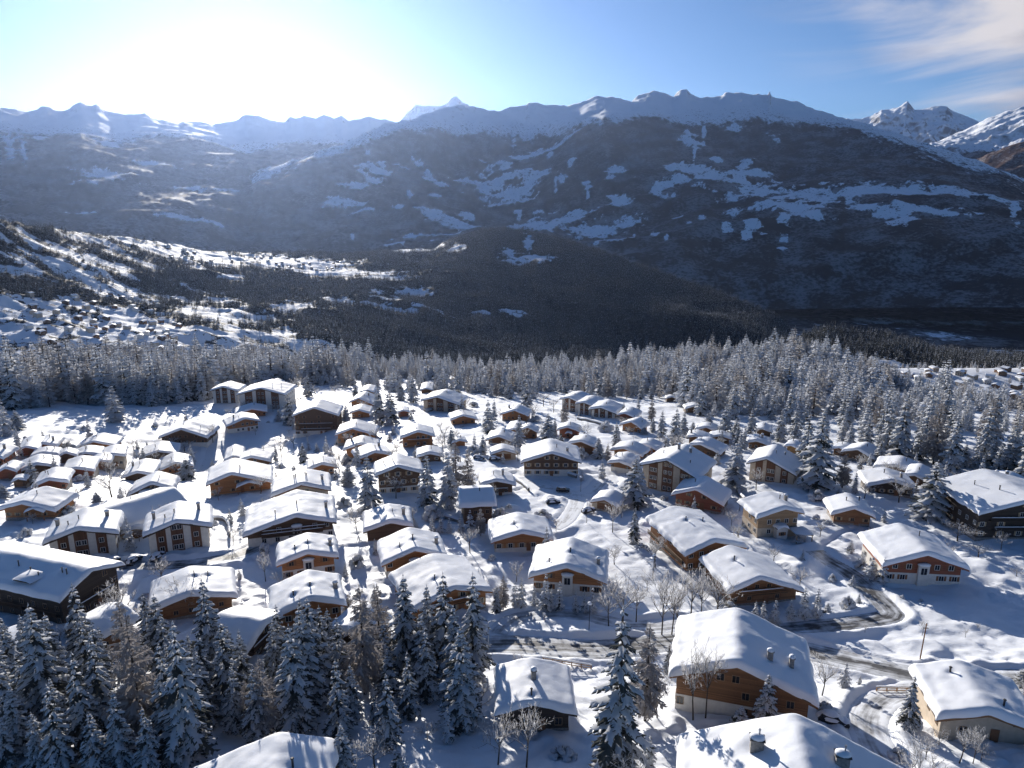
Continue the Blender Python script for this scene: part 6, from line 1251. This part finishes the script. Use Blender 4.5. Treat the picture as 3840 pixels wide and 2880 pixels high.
def wall(pts,label):
    o=empty('garden_wall',(0,0,0)); rng=random.Random(len(label)); C=curve(pts,1.5); tag(o,label,'wall')
    c0=C[0]; o.location=(c0[0],c0[1],float(H0(*c0))); b=MB(); s=MB()
    T=np.gradient(C,axis=0); T/=np.linalg.norm(T,axis=1)[:,None]; Nn=np.stack([T[:,1],-T[:,0]],1); zz=[gz(*q) for q in C]; zz=np.convolve(np.r_[zz[0],zz,zz[-1]],[.25,.5,.25],'valid')
    def strip(mb,prof):
        base=len(mb.v); m=len(prof)
        for q,nn,z in zip(C,Nn,zz):
            for a,h in prof: mb.v.append((q[0]+nn[0]*a-c0[0],q[1]+nn[1]*a-c0[1],z+h+(.08*rng.uniform(-1,1) if h>1.2 else 0)-o.location.z))
        for i in range(len(C)-1):
            for j in range(m-1): k=base+i*m+j; mb.f.append((k,k+m,k+m+1,k+1))
    strip(b,[(-.22,-1.2),(-.22,1.0),(.22,1.0),(.22,-1.2)]); strip(s,[(-.34,.95),(-.36,1.25),(-.15,1.55),(.15,1.55),(.36,1.25),(.34,.95)])
    b.part('masonry',M['stone'],o); s.part('snow_cap',M['roof_snow'],o,True)
for p,l in zip(SPOTS['walls'],['snow-capped garden wall slanting left of the forecourt','snow-capped wall behind the square red log chalet','curved snow-capped wall right of the right white panelled block','long snow-capped wall below the three stepped gables','short snow-capped wall at the back of the forecourt','snow-capped wall behind the small spruces by the A-frame']): wall(p,l)
# ------------------------------------------------------------------ blown snow hanging over the garden
def plume():
    x,y=SPOTS['steam']; z=gz(x,y); m=bpy.data.materials.new('snow_dust'); m.use_nodes=True; nt=m.node_tree; nt.nodes.clear(); N=nt.nodes.new; K=nt.links.new
    o=N('ShaderNodeOutputMaterial'); v=N('ShaderNodeVolumePrincipled'); v.inputs['Color'].default_value=(.95,.96,1,1); v.inputs['Anisotropy'].default_value=.75
    n=noise(N,K,.45,5,rough=.6); tc=N('ShaderNodeTexCoord'); sp=N('ShaderNodeSeparateXYZ'); K(tc.outputs['Object'],sp.inputs[0])
    # thin out towards the edge of the column
    def mth(op,a,b=None):
        q=N('ShaderNodeMath'); q.operation=op
        for i,w in enumerate((a,b)):
            if w is None: continue
            if hasattr(w,'node'): K(w,q.inputs[i])
            else: q.inputs[i].default_value=w
        return q.outputs[0]
    sway=mth('MULTIPLY',mth('SINE',mth('MULTIPLY',sp.outputs['Z'],.5)),.9)
    dx=mth('ADD',sp.outputs['X'],sway); r=mth('SQRT',mth('ADD',mth('MULTIPLY',dx,dx),mth('MULTIPLY',sp.outputs['Y'],sp.outputs['Y'])))
    wd=mth('SUBTRACT',3.0,mth('MULTIPLY',sp.outputs['Z'],.12)); fall=mth('SUBTRACT',1.0,mth('DIVIDE',r,wd)); topf=mth('SUBTRACT',1.15,mth('MULTIPLY',sp.outputs['Z'],.085))
    d=mth('MULTIPLY',mth('MAXIMUM',mth('ADD',mth('MULTIPLY',mth('SUBTRACT',n.outputs[0],.5),2.4),mth('MULTIPLY',fall,topf)),0.0),.13)
    K(d,v.inputs['Density']); K(v.outputs[0],o.inputs['Volume'])
    b=MB(); k=14; P=[]
    for j in range(13):
        zz=-1+j*1.1; rad=3.6-.14*zz if 0<j<12 else .3; cx=-.9*math.sin(zz*.5)
        for i in range(k): t=6.283*i/k; b.v.append((cx+rad*math.cos(t),rad*math.sin(t),zz))
    for j in range(12):
        for i in range(k): q=(i+1)%k; b.f.append((j*k+i,j*k+q,(j+1)*k+q,(j+1)*k+i))
    b.f.append(tuple(reversed(range(k)))); b.f.append(tuple(12*k+i for i in range(k)))
    tag(b.part('snow_plume',m,None,loc=(x,y,z)),'white plume of blown snow rising beside the branch road','plume')
plume()
# ------------------------------------------------------------------ air
def build_haze():
    m=bpy.data.materials.new('haze'); m.use_nodes=True; nt=m.node_tree; nt.nodes.clear()
    o=nt.nodes.new('ShaderNodeOutputMaterial'); v=nt.nodes.new('ShaderNodeVolumePrincipled')
    v.inputs['Color'].default_value=(.44,.60,1,1); v.inputs['Density'].default_value=6.2e-6; v.inputs['Anisotropy'].default_value=.68
    nt.links.new(v.outputs[0],o.inputs['Volume'])
    b=MB().box(-32000,32000,-3000,36000,-1300,5200)
    tag(b.part('haze',m,None),'thin winter haze filling the valley','haze',kind='stuff')
build_haze()
